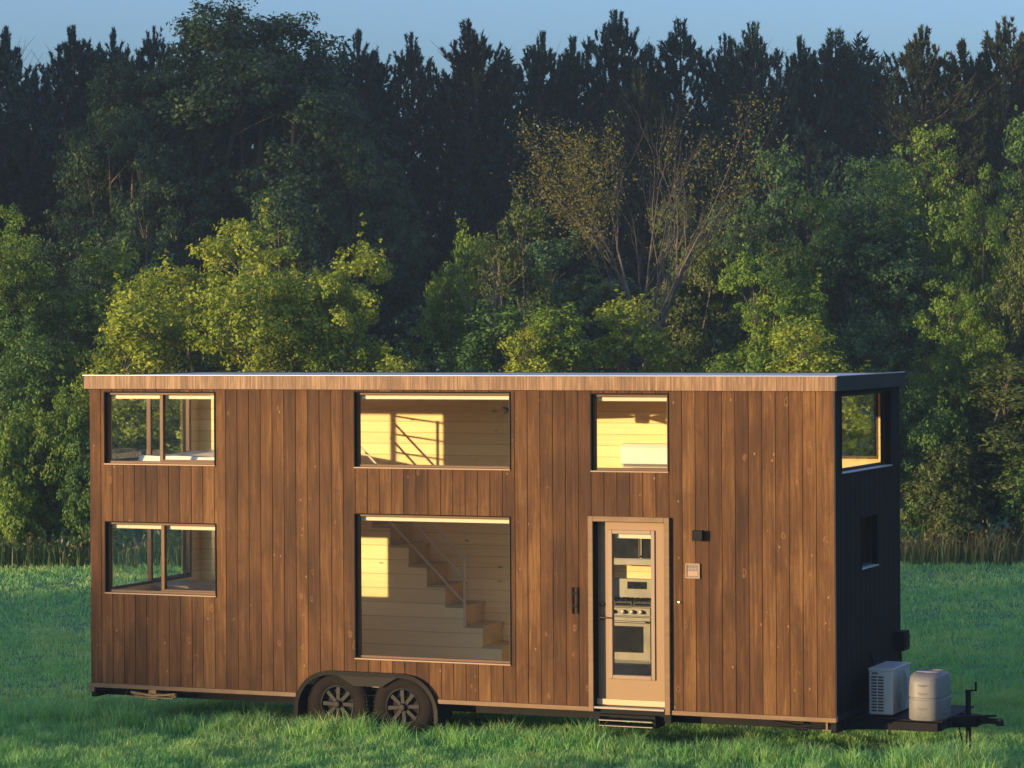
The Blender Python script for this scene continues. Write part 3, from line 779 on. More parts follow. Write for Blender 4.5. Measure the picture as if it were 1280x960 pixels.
MB().box(-.12, .12, -.115, -.095, .486, .507).box(-.12, .12, .095, .115, .486, .507).build('lid_rib', M['tank'], t, .004)
MB().box(.192, .199, -.16, -.02, .05, .075).build('side_vent', M['tankdark'], t)

# ------------------------------------------------------------------ vegetation
def at(px, py, d):
    X_ = px - 640; Y_ = py - 480
    return (X_ - .0058 * Y_) * d / FPX, CAMZ - (Y_ + .0058 * X_ + 72) * d / FPX

def tubes_np(segs, n=5):
    """segs: (M,8) p0 p1 r0 r1"""
    s = np.asarray(segs, float); p0 = s[:, :3]; p1 = s[:, 3:6]; d = p1 - p0; d /= np.linalg.norm(d, axis=1, keepdims=True) + 1e-9
    ref = np.where(np.abs(d[:, 2:3]) > .9, np.array([[1, 0, 0]]), np.array([[0, 0, 1.]]))
    a = np.cross(d, ref); a /= np.linalg.norm(a, axis=1, keepdims=True) + 1e-9; b = np.cross(d, a)
    th = np.arange(n) * 2 * np.pi / n
    ring = a[:, None, :] * np.cos(th)[None, :, None] + b[:, None, :] * np.sin(th)[None, :, None]
    v = np.concatenate([p0[:, None] + ring * s[:, 6][:, None, None], p1[:, None] + ring * s[:, 7][:, None, None]], 1)
    base = (np.arange(len(s)) * 2 * n)[:, None]
    i = np.arange(n); q = np.stack([i, (i + 1) % n, n + (i + 1) % n, n + i], 1)
    f = (base[:, None, :] + q[None]).reshape(-1, 4)
    return v.reshape(-1, 3), f

def leaf_quads(c, nrm, size, aspect=.55):
    """diamond shaped leaves centred at c with normals nrm"""
    N = len(c); nrm = nrm / (np.linalg.norm(nrm, axis=1, keepdims=True) + 1e-9)
    t = rng.normal(size=(N, 3)); t -= nrm * (t * nrm).sum(1, keepdims=True); t /= np.linalg.norm(t, axis=1, keepdims=True) + 1e-9
    b = np.cross(nrm, t); s = size[:, None]
    v = np.stack([c - t * s * .5, c + b * s * .5 * aspect + nrm * s * .08, c + t * s * .5, c - b * s * .5 * aspect + nrm * s * .08], 1).reshape(-1, 3)
    f = np.arange(N * 4).reshape(N, 4); return v, f

def branch_rec(segs, tips, p, d, L, r, depth, spread, up=.1, nseg=3, kids=3):
    for i in range(nseg):
        d = d + rng.normal(size=3) * .13 + np.array([0, 0, up * .3]); d /= np.linalg.norm(d)
        q = p + d * L / nseg; r2 = r * .82
        segs.append([*p, *q, r, r2]); p, r = q, r2
        if depth > 0 and i < nseg - 1 and rng.random() < .75:
            e = d + rng.normal(size=3) * spread; e[2] += up; e /= np.linalg.norm(e)
            branch_rec(segs, tips, p, e, L * .62, r * .5, depth - 1, spread, up, nseg, kids)
    if depth > 0:
        for k in range(kids):
            e = d + rng.normal(size=3) * spread; e[2] += up; e /= np.linalg.norm(e)
            branch_rec(segs, tips, p, e, L * .62, r * .66, depth - 1, spread, up, nseg, kids)
    else: tips.append(p)

def deciduous(h, w, base, nlobes=16, nclump=420, per=80, leaf=.10, clump=.26, shoots=30, seed=0, droop=0., lobe=(.15, .27), rmin=.25):
    """returns trunk mesh, crown mesh"""
    global rng
    rng = np.random.default_rng(seed)
    ch_ = h - base; C = np.array([0, 0, base + ch_ * .52])
    # lobes spread through an egg shaped volume
    d = rng.normal(size=(nlobes, 3)); d /= np.linalg.norm(d, axis=1, keepdims=True)
    rr = rng.uniform(rmin, .98, nlobes) ** .6
    lr = rng.uniform(*lobe, nlobes) * w
    rad = np.array([w / 2, w / 2, ch_ * .52])
    lc = C + d * rr[:, None] * (rad - lr[:, None] * .9)
    lc[0] = C; lc[1] = C + np.array([rng.normal() * .1 * w, rng.normal() * .05 * w, ch_ * .52 - lr[1]])
    lc[:, 2] = np.maximum(lc[:, 2], base + lr * .5)
    # clumps on the lobes
    pick = rng.choice(nlobes, nclump, p=lr ** 2 / (lr ** 2).sum())
    cd = rng.normal(size=(nclump, 3)); cd[:, 2] += .25; cd /= np.linalg.norm(cd, axis=1, keepdims=True)
    cc = lc[pick] + cd * (lr[pick] * rng.uniform(.55, 1.08, nclump))[:, None] * np.array([1, 1, .85])
    cs = clump * rng.uniform(.55, 1.35, nclump)
    ctone = rng.uniform(0, 1, nclump)
    # upward shoots
    if shoots:
        o = rng.choice(nclump, shoots); top = cc[o] + np.array([0, 0, 1]) * cs[o][:, None]
        ks = rng.uniform(.3, 1.0, shoots)
        ext = [top + np.stack([rng.normal(size=shoots) * .05, rng.normal(size=shoots) * .05, ks * j * .22], 1) for j in range(4)]
        cc = np.concatenate([cc] + ext); cs = np.concatenate([cs] + [np.full(shoots, clump * f_) for f_ in (.55, .45, .36, .26)])
        ctone = np.concatenate([ctone] + [rng.uniform(.4, 1, shoots)] * 4)
        cd = np.concatenate([cd] + [np.tile([0, 0, 1.], (shoots, 1))] * 4)
    cnt = np.maximum(6, (per * (cs / clump) ** 1.7)).astype(int)
    idx = np.repeat(np.arange(len(cc)), cnt)
    off = rng.normal(size=(len(idx), 3)); off /= np.linalg.norm(off, axis=1, keepdims=True); off *= (rng.uniform(0, 1, len(idx)) ** .45)[:, None]
    pos = cc[idx] + off * cs[idx][:, None] * np.array([1, 1, .62]); pos[:, 2] -= droop * (off[:, 0] ** 2 + off[:, 1] ** 2) * cs[idx]
    nr = off * .7 + cd[idx] * .5 + rng.normal(size=(len(idx), 3)) * .55 + np.array([0, 0, .35])
    size = leaf * rng.uniform(.6, 1.35, len(idx))
    v, f = leaf_quads(pos, nr, size)
    tone = np.clip(ctone[idx] * .65 + rng.uniform(0, 1, len(idx)) * .35, 0, 1)
    crown = np_mesh('crown', v, [f], {'tone': tone})
    segs = []; p = np.zeros(3); r = w * .028; tz = base + ch_ * .3
    knots = [np.array([0, 0, -.1]), np.array([.03 * w * rng.normal(), .02 * w, tz * .5]), np.array([0, 0, tz])]
    for k in range(2): segs.append([*knots[k], *knots[k + 1], r * (1 - .25 * k), r * (1 - .25 * (k + 1))])
    for i in range(nlobes):
        st_ = knots[1] + (knots[2] - knots[1]) * rng.random(); mid = (st_ + lc[i]) / 2 + rng.normal(size=3) * .06 * w; mid[2] += .02 * w
        segs.append([*st_, *mid, r * .5, r * .33]); segs.append([*mid, *lc[i], r * .33, r * .14])
        for _ in range(7):
            e = lc[i] + np.clip(rng.normal(size=3) * .45, -.75, .75) * lr[i]; segs.append([*mid * .35 + lc[i] * .65, *e, r * .13, r * .04])
    v, f = tubes_np(segs, 6); trunk = np_mesh('trunk', v, [f])
    return trunk, crown, h, w

def pine(h, w, base, seed=0, nb=150, needle=.13, per=60, nw=.024, top_spread=.8, sh=(.22, .46)):
    global rng
    rng = np.random.default_rng(seed)
    segs = [[0, 0, -.1, .05 * rng.normal(), 0, h * .5, .17, .12], [.0, 0, h * .5, 0, 0, h * .96, .12, .03]]
    so, sd, sl = [], [], []
    lean = rng.uniform(0, 2 * np.pi); gap = rng.uniform(.2, .8, 3)
    for i in range(nb):
        t = (i + rng.random()) / nb; z = base + (h * .94 - base) * t ** .9
        prof = min(1, (1 - t) * 2.3 + .16) ** .8 * (.6 + .4 * min(1, t * 4))
        L = w / 2 * prof * rng.uniform(.62, 1.12); a = i * 2.4 + rng.normal() * .4
        L *= 1 + .22 * math.cos(a - lean); L *= .72 if min(abs(t - gap)) < .03 else 1; L *= 1.25 if rng.random() < .10 else 1
        rise = .06 + .85 * t ** 2 + rng.normal() * .08
        hd_ = np.array([math.cos(a), math.sin(a), 0.]); p0 = np.array([0, 0, z]); nseg = 4; p = p0; r = .04 * (1 - t * .6)
        for k in range(nseg):
            f1 = (k + 1) / nseg; q = p0 + hd_ * L * f1 + np.array([0, 0, L * (rise * .38 * f1 + (.22 + rise * .28) * f1 ** 2.2)]) + rng.normal(size=3) * .04
            d2 = q - p; d2 /= np.linalg.norm(d2)
            segs.append([*p, *q, r * (1 - k * .2), r * (1 - (k + 1) * .2)])
            if k >= 1:
                for m in range(2 if k < 3 else 3):
                    s0 = p + (q - p) * rng.random() + np.cross(d2, [0, 0, 1]) * rng.normal() * .24
                    dd = d2 * .45 + rng.normal(size=3) * .28 + np.array([0, 0, .80]); dd /= np.linalg.norm(dd)
                    so.append(s0); sd.append(dd); sl.append(rng.uniform(*sh))
            p = q
        so.append(p); dd = d2 * .8 + np.array([0, 0, .9]); sd.append(dd / np.linalg.norm(dd)); sl.append(rng.uniform(*sh) * 1.2)
    for i in range(7):   # leader candles
        a = rng.uniform(0, 2 * np.pi); rr = rng.uniform(0, .22); so.append(np.array([math.cos(a) * rr, math.sin(a) * rr, h - .75 + .25 * rng.random()]))
        dd = np.array([math.cos(a) * rr * 1.2, math.sin(a) * rr * 1.2, 1.]); sd.append(dd / np.linalg.norm(dd)); sl.append(.55)
    so.append(np.array([0, 0, h - .6])); sd.append(np.array([0, 0, 1.])); sl.append(.62)
    so, sd, sl = np.array(so), np.array(sd), np.array(sl)
    lim = h - .35 - np.hypot(so[:, 0], so[:, 1]) * .75 - rng.random(len(so)) * .5; k_ = (so[:, 2] + sl < lim + .45) | (np.hypot(so[:, 0], so[:, 1]) < .2); so, sd, sl = so[k_], sd[k_], sl[k_]
    idx = np.repeat(np.arange(len(so)), per); N = len(idx); u_ = rng.random(N)
    rad = rng.normal(size=(N, 3)); rad -= sd[idx] * (rad * sd[idx]).sum(1, keepdims=True); rad /= np.linalg.norm(rad, axis=1, keepdims=True)
    root = so[idx] + sd[idx] * (u_ * sl[idx])[:, None]
    dirn = sd[idx] * rng.uniform(.5, 1.1, N)[:, None] + rad * .75
    tip = root + dirn * needle * rng.uniform(.7, 1.2, N)[:, None]
    side = np.cross(dirn, rng.normal(size=(N, 3))); side /= np.linalg.norm(side, axis=1, keepdims=True); side *= nw
    v = np.stack([root - side, root + side, tip], 1).reshape(-1, 3)
    tone = rng.random(len(so))[idx] * .6 + rng.random(N) * .4
    crown = np_mesh('crown', v, [np.arange(N * 3).reshape(N, 3)], {'tone': tone})
    v2, f2 = tubes_np(segs, 5); trunk = np_mesh('trunk', v2, [f2])
    return trunk, crown, h, w

M['l_yellow'] = mat_leaf('yellow_green_leaves', (.10, .15, .018), (.21, .28, .032), (.38, .42, .06), .35)
M['l_lime'] = mat_leaf('fresh_green_leaves', (.06, .12, .02), (.12, .21, .03), (.22, .30, .045), .35)
M['l_mid'] = mat_leaf('mid_green_leaves', (.03, .08, .022), (.065, .145, .034), (.12, .21, .045), .3)
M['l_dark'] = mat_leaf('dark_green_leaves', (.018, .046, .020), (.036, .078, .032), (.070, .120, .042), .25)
M['l_cool'] = mat_leaf('cool_green_leaves', (.022, .065, .028), (.045, .11, .046), (.08, .155, .055), .3)
M['l_olive'] = mat_leaf('olive_leaves', (.030, .052, .014), (.068, .100, .026), (.13, .165, .045), .3)
M['l_rust'] = mat_leaf('thin_rusty_leaves', (.06, .062, .016), (.11, .11, .026), (.18, .17, .042), .3)
M['p_dark'] = mat_leaf('pine_needles', (.010, .030, .024), (.020, .054, .042), (.038, .084, .060), .1)
M['p_warm'] = mat_leaf('warm_pine_needles', (.012, .020, .012), (.024, .038, .018), (.042, .058, .028), .12)
def mat_bark(name, lo, hi):
    t_ = NT(name); n_ = t_.noise(t_.coord((9, 9, 2)), 1, 5, .65)
    t_.principled(t_.ramp(n_, [(.3, lo), (.7, hi)]), .85, 0, t_.bump(n_, .5, .02)); return t_.m
M['bark'] = mat_bark('brown_bark', (.045, .034, .026), (.11, .085, .065))
M['bark_grey'] = mat_bark('pale_grey_bark', (.085, .07, .058), (.19, .16, .135))
M['bark_grey2'] = mat_bark('grey_twig_bark', (.05, .045, .042), (.13, .115, .105))
M['bark_red'] = mat_bark('reddish_pine_bark', (.03, .019, .015), (.07, .045, .035))

P = {}
P['dome'] = deciduous(6.6, 5.0, .7, 28, 950, 66, .088, .25, 40, 11)
P['dome2'] = deciduous(6.6, 4.4, .6, 26, 850, 66, .09, .26, 34, 12)
P['loose'] = deciduous(7.0, 3.6, 1.0, 16, 430, 58, .10, .26, 40, 13, 0, (.14, .24))
P['soft'] = deciduous(8.0, 4.6, .8, 26, 900, 60, .09, .28, 24, 14)
P['shrub'] = deciduous(3.6, 3.6, .0, 18, 420, 58, .085, .22, 30, 15)
P['shrub2'] = deciduous(3.0, 3.2, .0, 14, 360, 54, .09, .20, 26, 16)
P['big'] = deciduous(13.1, 8.6, 1.5, 100, 3600, 62, .125, .38, 60, 17, 0, (.09, .15), .5)
P['wide'] = deciduous(6.6, 6.6, .5, 44, 1500, 64, .088, .26, 60, 41, 0, (.10, .17), .45)
P['tall'] = deciduous(6.2, 3.0, .2, 20, 520, 58, .095, .24, 40, 18)
P['pine1'] = pine(14, 4.2, 4.0, 21, 135)
P['pine2'] = pine(14, 4.6, 4.8, 22, 150)
P['pine3'] = pine(14, 3.6, 3.6, 23, 105)
P['pine5'] = pine(14, 5.0, 4.4, 25, 165)
P['pine6'] = pine(14, 4.0, 5.0, 26, 110, .13, 64, .026, .8, (.3, .62))
P['pine4'] = pine(11, 4.2, 1.4, 24, 140)
_used = {}
GROUPS = {}
def plant(name, proto, px, ytop, d, wpx, leaf, label, cat, group, bark='bark', rot=None, dx=0):
    trunk, crown, h, w = P[proto]
    x, z = at(px, ytop, d); sx = (wpx * d / FPX) / w; sz = z / h
    wpx = wpx * 1.38 if name == 'pine_tree' else wpx; sx = (wpx * d / FPX) / w
    root = empty(name, (x, d, 0), random.uniform(0, 6.28) if rot is None else rot); root.scale = (sx, sx, sz)
    tag(root, label, cat, group)
    for nm, me, mt in (('trunk', trunk, M[bark]), ('crown', crown, M[leaf])):
        if not me.materials: me.materials.append(mt)
        o = bpy.data.objects.new(nm, me); col.objects.link(o); o.parent = root
        o.material_slots[0].link = 'OBJECT'; o.material_slots[0].material = mt
    return root

GD = 'broadleaf trees behind the house'; GP = 'tall pines along the skyline'; GS = 'shrubs at the edge of the field'
T = [
 # proto, px, ytop, d, wpx, leaf, label, group
 ('wide', 300, 280, 61.0, 420, 'l_yellow', 'yellow-green leafy tree peaking above the left half of the roof', GD),
 ('dome2', 436, 318, 60.0, 215, 'l_yellow', 'yellow-green rounded tree just right of the tallest yellow-green one', GD),
 ('shrub', 175, 385, 60, 130, 'l_yellow', 'low yellow-green bush peeping over the left roof corner', GS),
 ('soft', 8, 262, 66, 190, 'l_lime', 'soft rounded mid-green tree cut by the left edge of the photo', GD),
 ('loose', 128, 312, 67, 165, 'l_lime', 'mid-green loose tree between the left edge tree and the yellow-green tree', GD),
 ('loose', 205, 332, 70, 130, 'l_cool', 'deep green tree half hidden behind the tallest yellow-green tree', GD),
 ('dome2', 38, 405, 61, 190, 'l_mid', 'dusky shrubby tree low at the left edge', GD),
 ('shrub', 62, 468, 59.2, 140, 'l_lime', 'lime green bush beside the left end of the house', GS),
 ('shrub2', 18, 520, 58.8, 120, 'l_lime', 'light green bush at the left edge above the tall grass', GS),
 ('shrub2', 108, 540, 58.8, 120, 'l_mid', 'dim green bush touching the left end wall of the house', GS),
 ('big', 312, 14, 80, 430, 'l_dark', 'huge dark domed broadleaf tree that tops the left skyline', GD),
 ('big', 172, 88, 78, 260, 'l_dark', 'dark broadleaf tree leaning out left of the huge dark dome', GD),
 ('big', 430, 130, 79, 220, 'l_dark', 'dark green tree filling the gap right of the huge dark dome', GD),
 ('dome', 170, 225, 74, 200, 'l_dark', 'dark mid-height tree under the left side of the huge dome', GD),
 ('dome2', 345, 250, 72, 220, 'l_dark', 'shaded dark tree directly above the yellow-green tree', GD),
 ('loose', 572, 292, 64, 100, 'l_lime', 'narrow fresh green tree left of the bare branched tree', GD),
 ('loose', 640, 255, 70, 130, 'l_olive', 'olive tree with thin crown behind the narrow green one', GD),
 ('shrub', 610, 385, 60.5, 120, 'l_mid', 'mid-green bush low behind the middle of the roof', GS),
 ('shrub', 705, 388, 60, 120, 'l_lime', 'lime bush showing left of the bare tree trunk', GS),
 ('shrub2', 790, 378, 61, 120, 'l_yellow', 'yellowish bush at the foot of the bare branched tree', GS),
 ('shrub2', 660, 415, 59.5, 90, 'l_yellow', 'small yellow-green bush just above the roof line near the middle', GS),
 ('loose', 700, 300, 73, 170, 'l_cool', 'cool green tree seen through the branches of the bare tree', GD),
 ('dome2', 955, 332, 61, 215, 'l_lime', 'broad light green tree above the right half of the roof', GD),
 ('loose', 862, 250, 70, 130, 'l_olive', 'olive tree with speckled leaves right of the bare tree', GD),
 ('loose', 958, 190, 74, 130, 'l_cool', 'tall dusky green tree rising over the light green one', GD),
 ('soft', 1085, 205, 70, 250, 'l_cool', 'wide cool green tree with domed top in the right middle', GD),
 ('loose', 1012, 245, 69, 110, 'l_mid', 'slim mid-green tree at the left shoulder of the wide domed one', GD),
 ('dome2', 1080, 405, 61, 170, 'l_cool', 'shadowy green tree behind the right roof corner', GD),
 ('shrub', 1010, 410, 59, 120, 'l_yellow', 'yellow-green bush over the right part of the roof', GS),
 ('soft', 1150, 165, 76, 200, 'l_lime', 'bright green tree below the pines on the right', GD),
 ('dome', 1222, 208, 70, 170, 'l_lime', 'fresh green tree near the right edge with sunlit top', GD),
 ('dome2', 1290, 160, 77, 190, 'l_mid', 'mid-green tree cut by the right edge beneath the pines', GD),
 ('dome', 1200, 350, 61.5, 180, 'l_lime', 'light green leafy tree right of the roof corner', GD),
 ('dome2', 1292, 270, 62, 150, 'l_olive', 'olive leafed tree cut by the right edge', GD),
 ('shrub', 1165, 470, 59.6, 150, 'l_mid', 'mid-green bush rising beside the black end wall', GS),
 ('shrub', 1262, 455, 59.8, 160, 'l_olive', 'tall olive bush at the right edge', GS),
 ('shrub2', 1190, 555, 58.6, 150, 'l_olive', 'dark olive bush low beside the black end wall', GS),
 ('shrub2', 1285, 565, 58.8, 130, 'l_mid', 'dense low bush at the right edge above the dry grass', GS),
]
for (pr, px, yt, d, wp, lf_, lab, gp) in T:
    sh_ = gp is GS
    if pr in ('shrub', 'shrub2') and d > 59.7 or pr in ('shrub', 'shrub2') and yt < 430: pr = 'tall'; wp *= 1.5
    if pr == 'loose': wp *= 1.22
    plant('shrub' if sh_ else 'broadleaf_tree', pr, px, yt, d, wp, lf_, lab, 'shrub' if sh_ else 'tree', gp, 'bark_grey' if lf_ in ('l_yellow', 'l_olive') else 'bark')
PN = [
 (8, 36, 92, 110, 'pine5', 'p_dark', 'dark pine at the left edge of the skyline'),
 (92, 33, 93, 115, 'pine2', 'p_dark', 'second pine from the left edge on the skyline'),
 (140, 36, 95, 85, 'pine6', 'p_dark', 'slim pine just left of the huge dark dome'),
 (192, 34, 96, 90, 'pine1', 'p_dark', 'pine peeping out at the left shoulder of the huge dome'),
 (395, 48, 93, 80, 'pine3', 'p_dark', 'pine peeping out at the right shoulder of the huge dome'),
 (446, 38, 90, 100, 'pine6', 'p_dark', 'pine left of the slim pine with sky gaps'),
 (514, 43, 91, 85, 'pine3', 'p_dark', 'slim open pine with sky showing through its lower crown'),
 (585, 25, 88, 125, 'pine2', 'p_warm', 'broad pine with several spires left of the centre gap'),
 (676, 42, 92, 110, 'pine5', 'p_dark', 'round topped pine just right of the broad spired pine'),
 (715, 48, 94, 90, 'pine3', 'p_dark', 'lower pine left of the tallest pine'),
 (768, 13, 93, 115, 'pine2', 'p_dark', 'tallest pine on the skyline'),
 (812, 55, 95, 90, 'pine6', 'p_dark', 'pine in the dip just right of the tallest pine'),
 (850, 26, 94, 95, 'pine3', 'p_dark', 'pine with two top spires right of the tallest pine'),
 (905, 44, 95, 95, 'pine6', 'p_dark', 'short pine between two taller ones on the right'),
 (942, 28, 93, 105, 'pine2', 'p_dark', 'full crowned pine above the dusky green tree'),
 (1000, 47, 94, 105, 'pine5', 'p_dark', 'low pine left of the rightmost skyline gap'),
 (1044, 38, 95, 105, 'pine3', 'p_dark', 'pine at the left side of the notch in the right skyline'),
 (1092, 78, 97, 85, 'pine1', 'p_dark', 'small pine in the notch of the right skyline'),
 (1152, 33, 86, 125, 'pine2', 'p_warm', 'brownish pine standing right of the skyline notch'),
 (1205, 50, 88, 110, 'pine6', 'p_warm', 'brownish pine between the two tall pines on the right'),
 (1255, 22, 87, 125, 'pine1', 'p_warm', 'tall brownish pine nearest the right edge'),
 (800, 88, 84, 95, 'pine4', 'p_warm', 'shorter brownish pine standing in front of the tallest pine'),
 (1120, 190, 83, 110, 'pine4', 'p_dark', 'short dark pine under the notch of the right skyline'),
 (905, 150, 86, 120, 'pine4', 'p_dark', 'short dark pine behind the bare tree top'),
 (640, 170, 85, 120, 'pine4', 'p_dark', 'short dark pine under the round topped pine'),
 (1010, 160, 85, 130, 'pine4', 'p_dark', 'short dark pine above the wide domed tree'),
 (30, 170, 84, 130, 'pine4', 'p_warm', 'short shadowed pine below the left edge pine'),
 (700, 175, 88, 120, 'pine4', 'p_dark', 'short dark pine behind the rusty leaved branches'),
]
for (px, yt, d, wp, pr, lf_, lab) in PN:
    plant('pine_tree', pr, px, yt, d, wp, lf_, lab, 'pine', GP, 'bark_red')

# the big open tree with bare fanned limbs
def bare_tree(name, px, d, zfork, height, spread, nlimb, label, cat, r0, bark, depth=3, seed=31, leafset=None, leafmat=None):
    global rng
    rng = np.random.default_rng(seed)
    x, _ = at(px, 400, d); root = empty(name, (x, d, 0)); tag(root, label, cat)
    segs = [[0, 0, -.1, .05, 0, zfork * .5, r0, r0 * .9], [.05, 0, zfork * .5, 0, 0, zfork, r0 * .9, r0 * .75]]; tips = []
    for i in range(nlimb):
        f = (i + .5) / nlimb * 2 - 1; f += rng.normal() * .05
        d_ = np.array([f * spread, rng.normal() * .35, 1.0]); d_ /= np.linalg.norm(d_)
        L = (height - zfork) * rng.uniform(.42, .56) * (1.0 - .12 * abs(f))
        branch_rec(segs, tips, np.array([f * .12, rng.normal() * .05, zfork - rng.random() * .5]), d_, L, r0 * rng.uniform(.28, .45), depth, .36, .16, 3, 2)
    v, f_ = tubes_np(segs, 5); me = np_mesh('trunk', v, [f_]); me.materials.append(M[bark]); o = bpy.data.objects.new('trunk', me); col.objects.link(o); o.parent = root
    if leafset is not None:
        tp = np.array([s[3:6] for s in segs if s[7] < .02]); keep = leafset(tp, rng); tp = tp[keep]
        per = 20; idx = np.repeat(np.arange(len(tp)), per); pos = tp[idx] + rng.normal(size=(len(idx), 3)) * .15
        v, f_ = leaf_quads(pos, rng.normal(size=(len(idx), 3)) + [0, 0, .4], .065 * rng.uniform(.6, 1.3, len(idx)))
        me = np_mesh('crown', v, [f_], {'tone': rng.random(len(idx))}); me.materials.append(M[leafmat]); o = bpy.data.objects.new('crown', me); col.objects.link(o); o.parent = root
    return root
def leaf_mask(tp, r_):
    side = np.abs(tp[:, 0]) / 2.6; pr = np.where(tp[:, 0] < -.7, .8, np.where(tp[:, 0] > 1.2, .3, .05)); return r_.random(len(tp)) < pr
bare_tree('open_branched_tree', 808, 66, 4.4, 9.7, .60, 9, 'nearly bare tree with fanned pale limbs and thin rusty leaves behind the house', 'tree', .12, 'bark_grey2', 3, 33, leaf_mask, 'l_rust')
bare_tree('bare_shrub', 628, 61.5, 4.0, 6.4, .7, 6, 'small bare twiggy shrub standing left of the pale limbed tree', 'shrub', .07, 'bark_grey', 2, 35)

# ------------------------------------------------------------------ distant wood, one mass
def woodland():
    global rng
    rng = np.random.default_rng(90)
    V, F, TN = [], [], []; off = 0; VT, FT = [], []; offt = 0
    cr = pine(14, 4.2, 2.0, 77, 80, .24, 10, .055, .8, (.3, .7)); me = cr[1]
    n = len(me.vertices); co = np.empty(n * 3, np.float32); me.vertices.foreach_get('co', co); co = co.reshape(-1, 3)
    tn = np.empty(n // 3, np.float32); me.attributes['tone'].data.foreach_get('value', tn)
    tm = cr[0]; nt = len(tm.vertices); ct = np.empty(nt * 3, np.float32); tm.vertices.foreach_get('co', ct); ct = ct.reshape(-1, 3)
    ft = np.array([list(p.vertices) for p in tm.polygons])
    spots = []
    for i in range(17): spots.append((-19 + i * 2.4 + rng.normal() * .5, 101 + rng.uniform(-2, 5), rng.uniform(12.8, 14.4)))
    for i in range(15): spots.append((-20 + i * 2.9 + rng.normal() * .6, 110 + rng.uniform(-2, 4), rng.uniform(13.5, 15.2)))
    for i in range(12): spots.append((-15 - rng.uniform(0, 10), 76 + rng.uniform(0, 16), rng.uniform(12, 15)))
    for i in range(44): spots.append((-24 - rng.uniform(0, 44), 64 + rng.uniform(0, 28), rng.uniform(17, 21)))  # out-of-view pines on the left, added tall to shade the skyline pines
    for (x, y, h) in spots:
        s = h / 14; a = rng.uniform(0, 6.28); Rm = np.array([[math.cos(a), -math.sin(a), 0], [math.sin(a), math.cos(a), 0], [0, 0, 1]])
        V.append((co @ Rm.T) * [s * 1.1, s * 1.1, s] + [x, y, 0]); F.append(np.arange(n).reshape(-1, 3) + off); off += n; TN.append(tn)
        VT.append((ct @ Rm.T) * s + [x, y, 0]); FT.append(ft + offt); offt += nt
    nv = sum(map(len, V)); 
    me = np_mesh('woodland', np.concatenate(V + VT), [np.concatenate(F), np.concatenate(FT) + nv], {'tone': np.concatenate(TN + [np.zeros(sum(map(len, FT)))])})
    me.materials.append(M['p_dark']); o = bpy.data.objects.new('woodland', me); col.objects.link(o)
    tag(o, 'dark pine wood standing in deep shade behind the skyline pines', 'woodland', None, 'stuff')
woodland()

# dim undergrowth on the wood's floor between the trees
def leaf_heap(name, label, cat, spots, leaf, mat, seed):
    global rng
    rng = np.random.default_rng(seed); P_, N_ = [], []
    for (x, y, h, w, n) in spots:
        q = rng.normal(size=(n, 3)) * [w * .45, w * .35, 0]; q[:, 2] = h * rng.random(n) ** .8 * (1 - .5 * np.minimum(1, (q[:, 0] / w) ** 2)); P_.append(q + [x, y, 0]); N_.append(rng.normal(size=(n, 3)) + [0, -.3, .5])
    P_ = np.concatenate(P_); N_ = np.concatenate(N_); v, f = leaf_quads(P_, N_, leaf * rng.uniform(.6, 1.4, len(P_)))
    me = np_mesh(name, v, [f], {'tone': rng.random(len(P_))}); me.materials.append(M[mat]); o = bpy.data.objects.new(name, me); col.objects.link(o)
    tag(o, label, cat, None, 'stuff'); return o
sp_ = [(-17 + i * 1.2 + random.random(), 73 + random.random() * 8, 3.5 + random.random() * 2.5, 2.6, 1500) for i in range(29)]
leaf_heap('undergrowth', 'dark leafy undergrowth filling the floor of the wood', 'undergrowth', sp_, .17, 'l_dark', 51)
sp_ = [(-12 + i * .85 + random.random() * .4, 60.5 + random.random() * 2.5, 2.2 + random.random() * 1.2, 1.5, 1100) for i in range(29)]
leaf_heap('undergrowth', 'green brush between the shrubs along the field edge', 'undergrowth', sp_, .11, 'l_mid', 52)

sp_ = [(-14.5 - i * 1.5 + random.random(), 61 + random.random() * 4, 4.5 + random.random() * 2.5, 2.4, 1700) for i in range(18)]
leaf_heap('woodland', 'green leafy wood edge carrying on to the left of the field', 'woodland', sp_, .15, 'l_lime', 54)
sp_ = [(14 + i * 1.6 + random.random(), 60 + random.random() * 6 + i * .1, 7 + random.random() * 4, 3.2, 1500) for i in range(34)]
leaf_heap('woodland', 'green leafy wood carrying on to the right of the field', 'woodland', sp_, .26, 'l_lime', 53)
def added_shade_row():  # unseen leaf row, added behind the camera to cut low sun near the ground
    global rng
    rng = np.random.default_rng(61); n_ = 70000; dx_, dy_ = math.sin(R(61)), math.cos(R(61)); s_ = rng.uniform(-75, 75, n_); q_ = rng.normal(size=n_) * 1.6
    top = SHADE_ROW_TOP + 2.2 * (vnoise(s_, s_ * 0, .22, 5) - .5) * 2 + .7 * (vnoise(s_, s_ * 0, .9, 6) - .5) * 2
    z_ = top * (1 - rng.random(n_) ** 1.6 * .96) + rng.normal(size=n_) * .15
    p_ = np.stack([-150 * dx_ + s_ * dy_ + q_ * dx_, 34 - 150 * dy_ - s_ * dx_ + q_ * dy_, z_], 1)
    v, f = leaf_quads(p_, rng.normal(size=(n_, 3)) + [.3, .2, 0], rng.uniform(.35, .75, n_), .8)
    me = np_mesh('woodland', v, [f], {'tone': rng.random(n_)}); me.materials.append(M['l_mid']); o = bpy.data.objects.new('woodland', me); col.objects.link(o)  # mesh of the added shading row, not a wood in view
    tag(o, 'unseen row of foliage added behind the viewer to shade the low sun', 'woodland', None, 'stuff')
SHADE_ROW_TOP = 12.1  # row height, set by how much low sun it should block

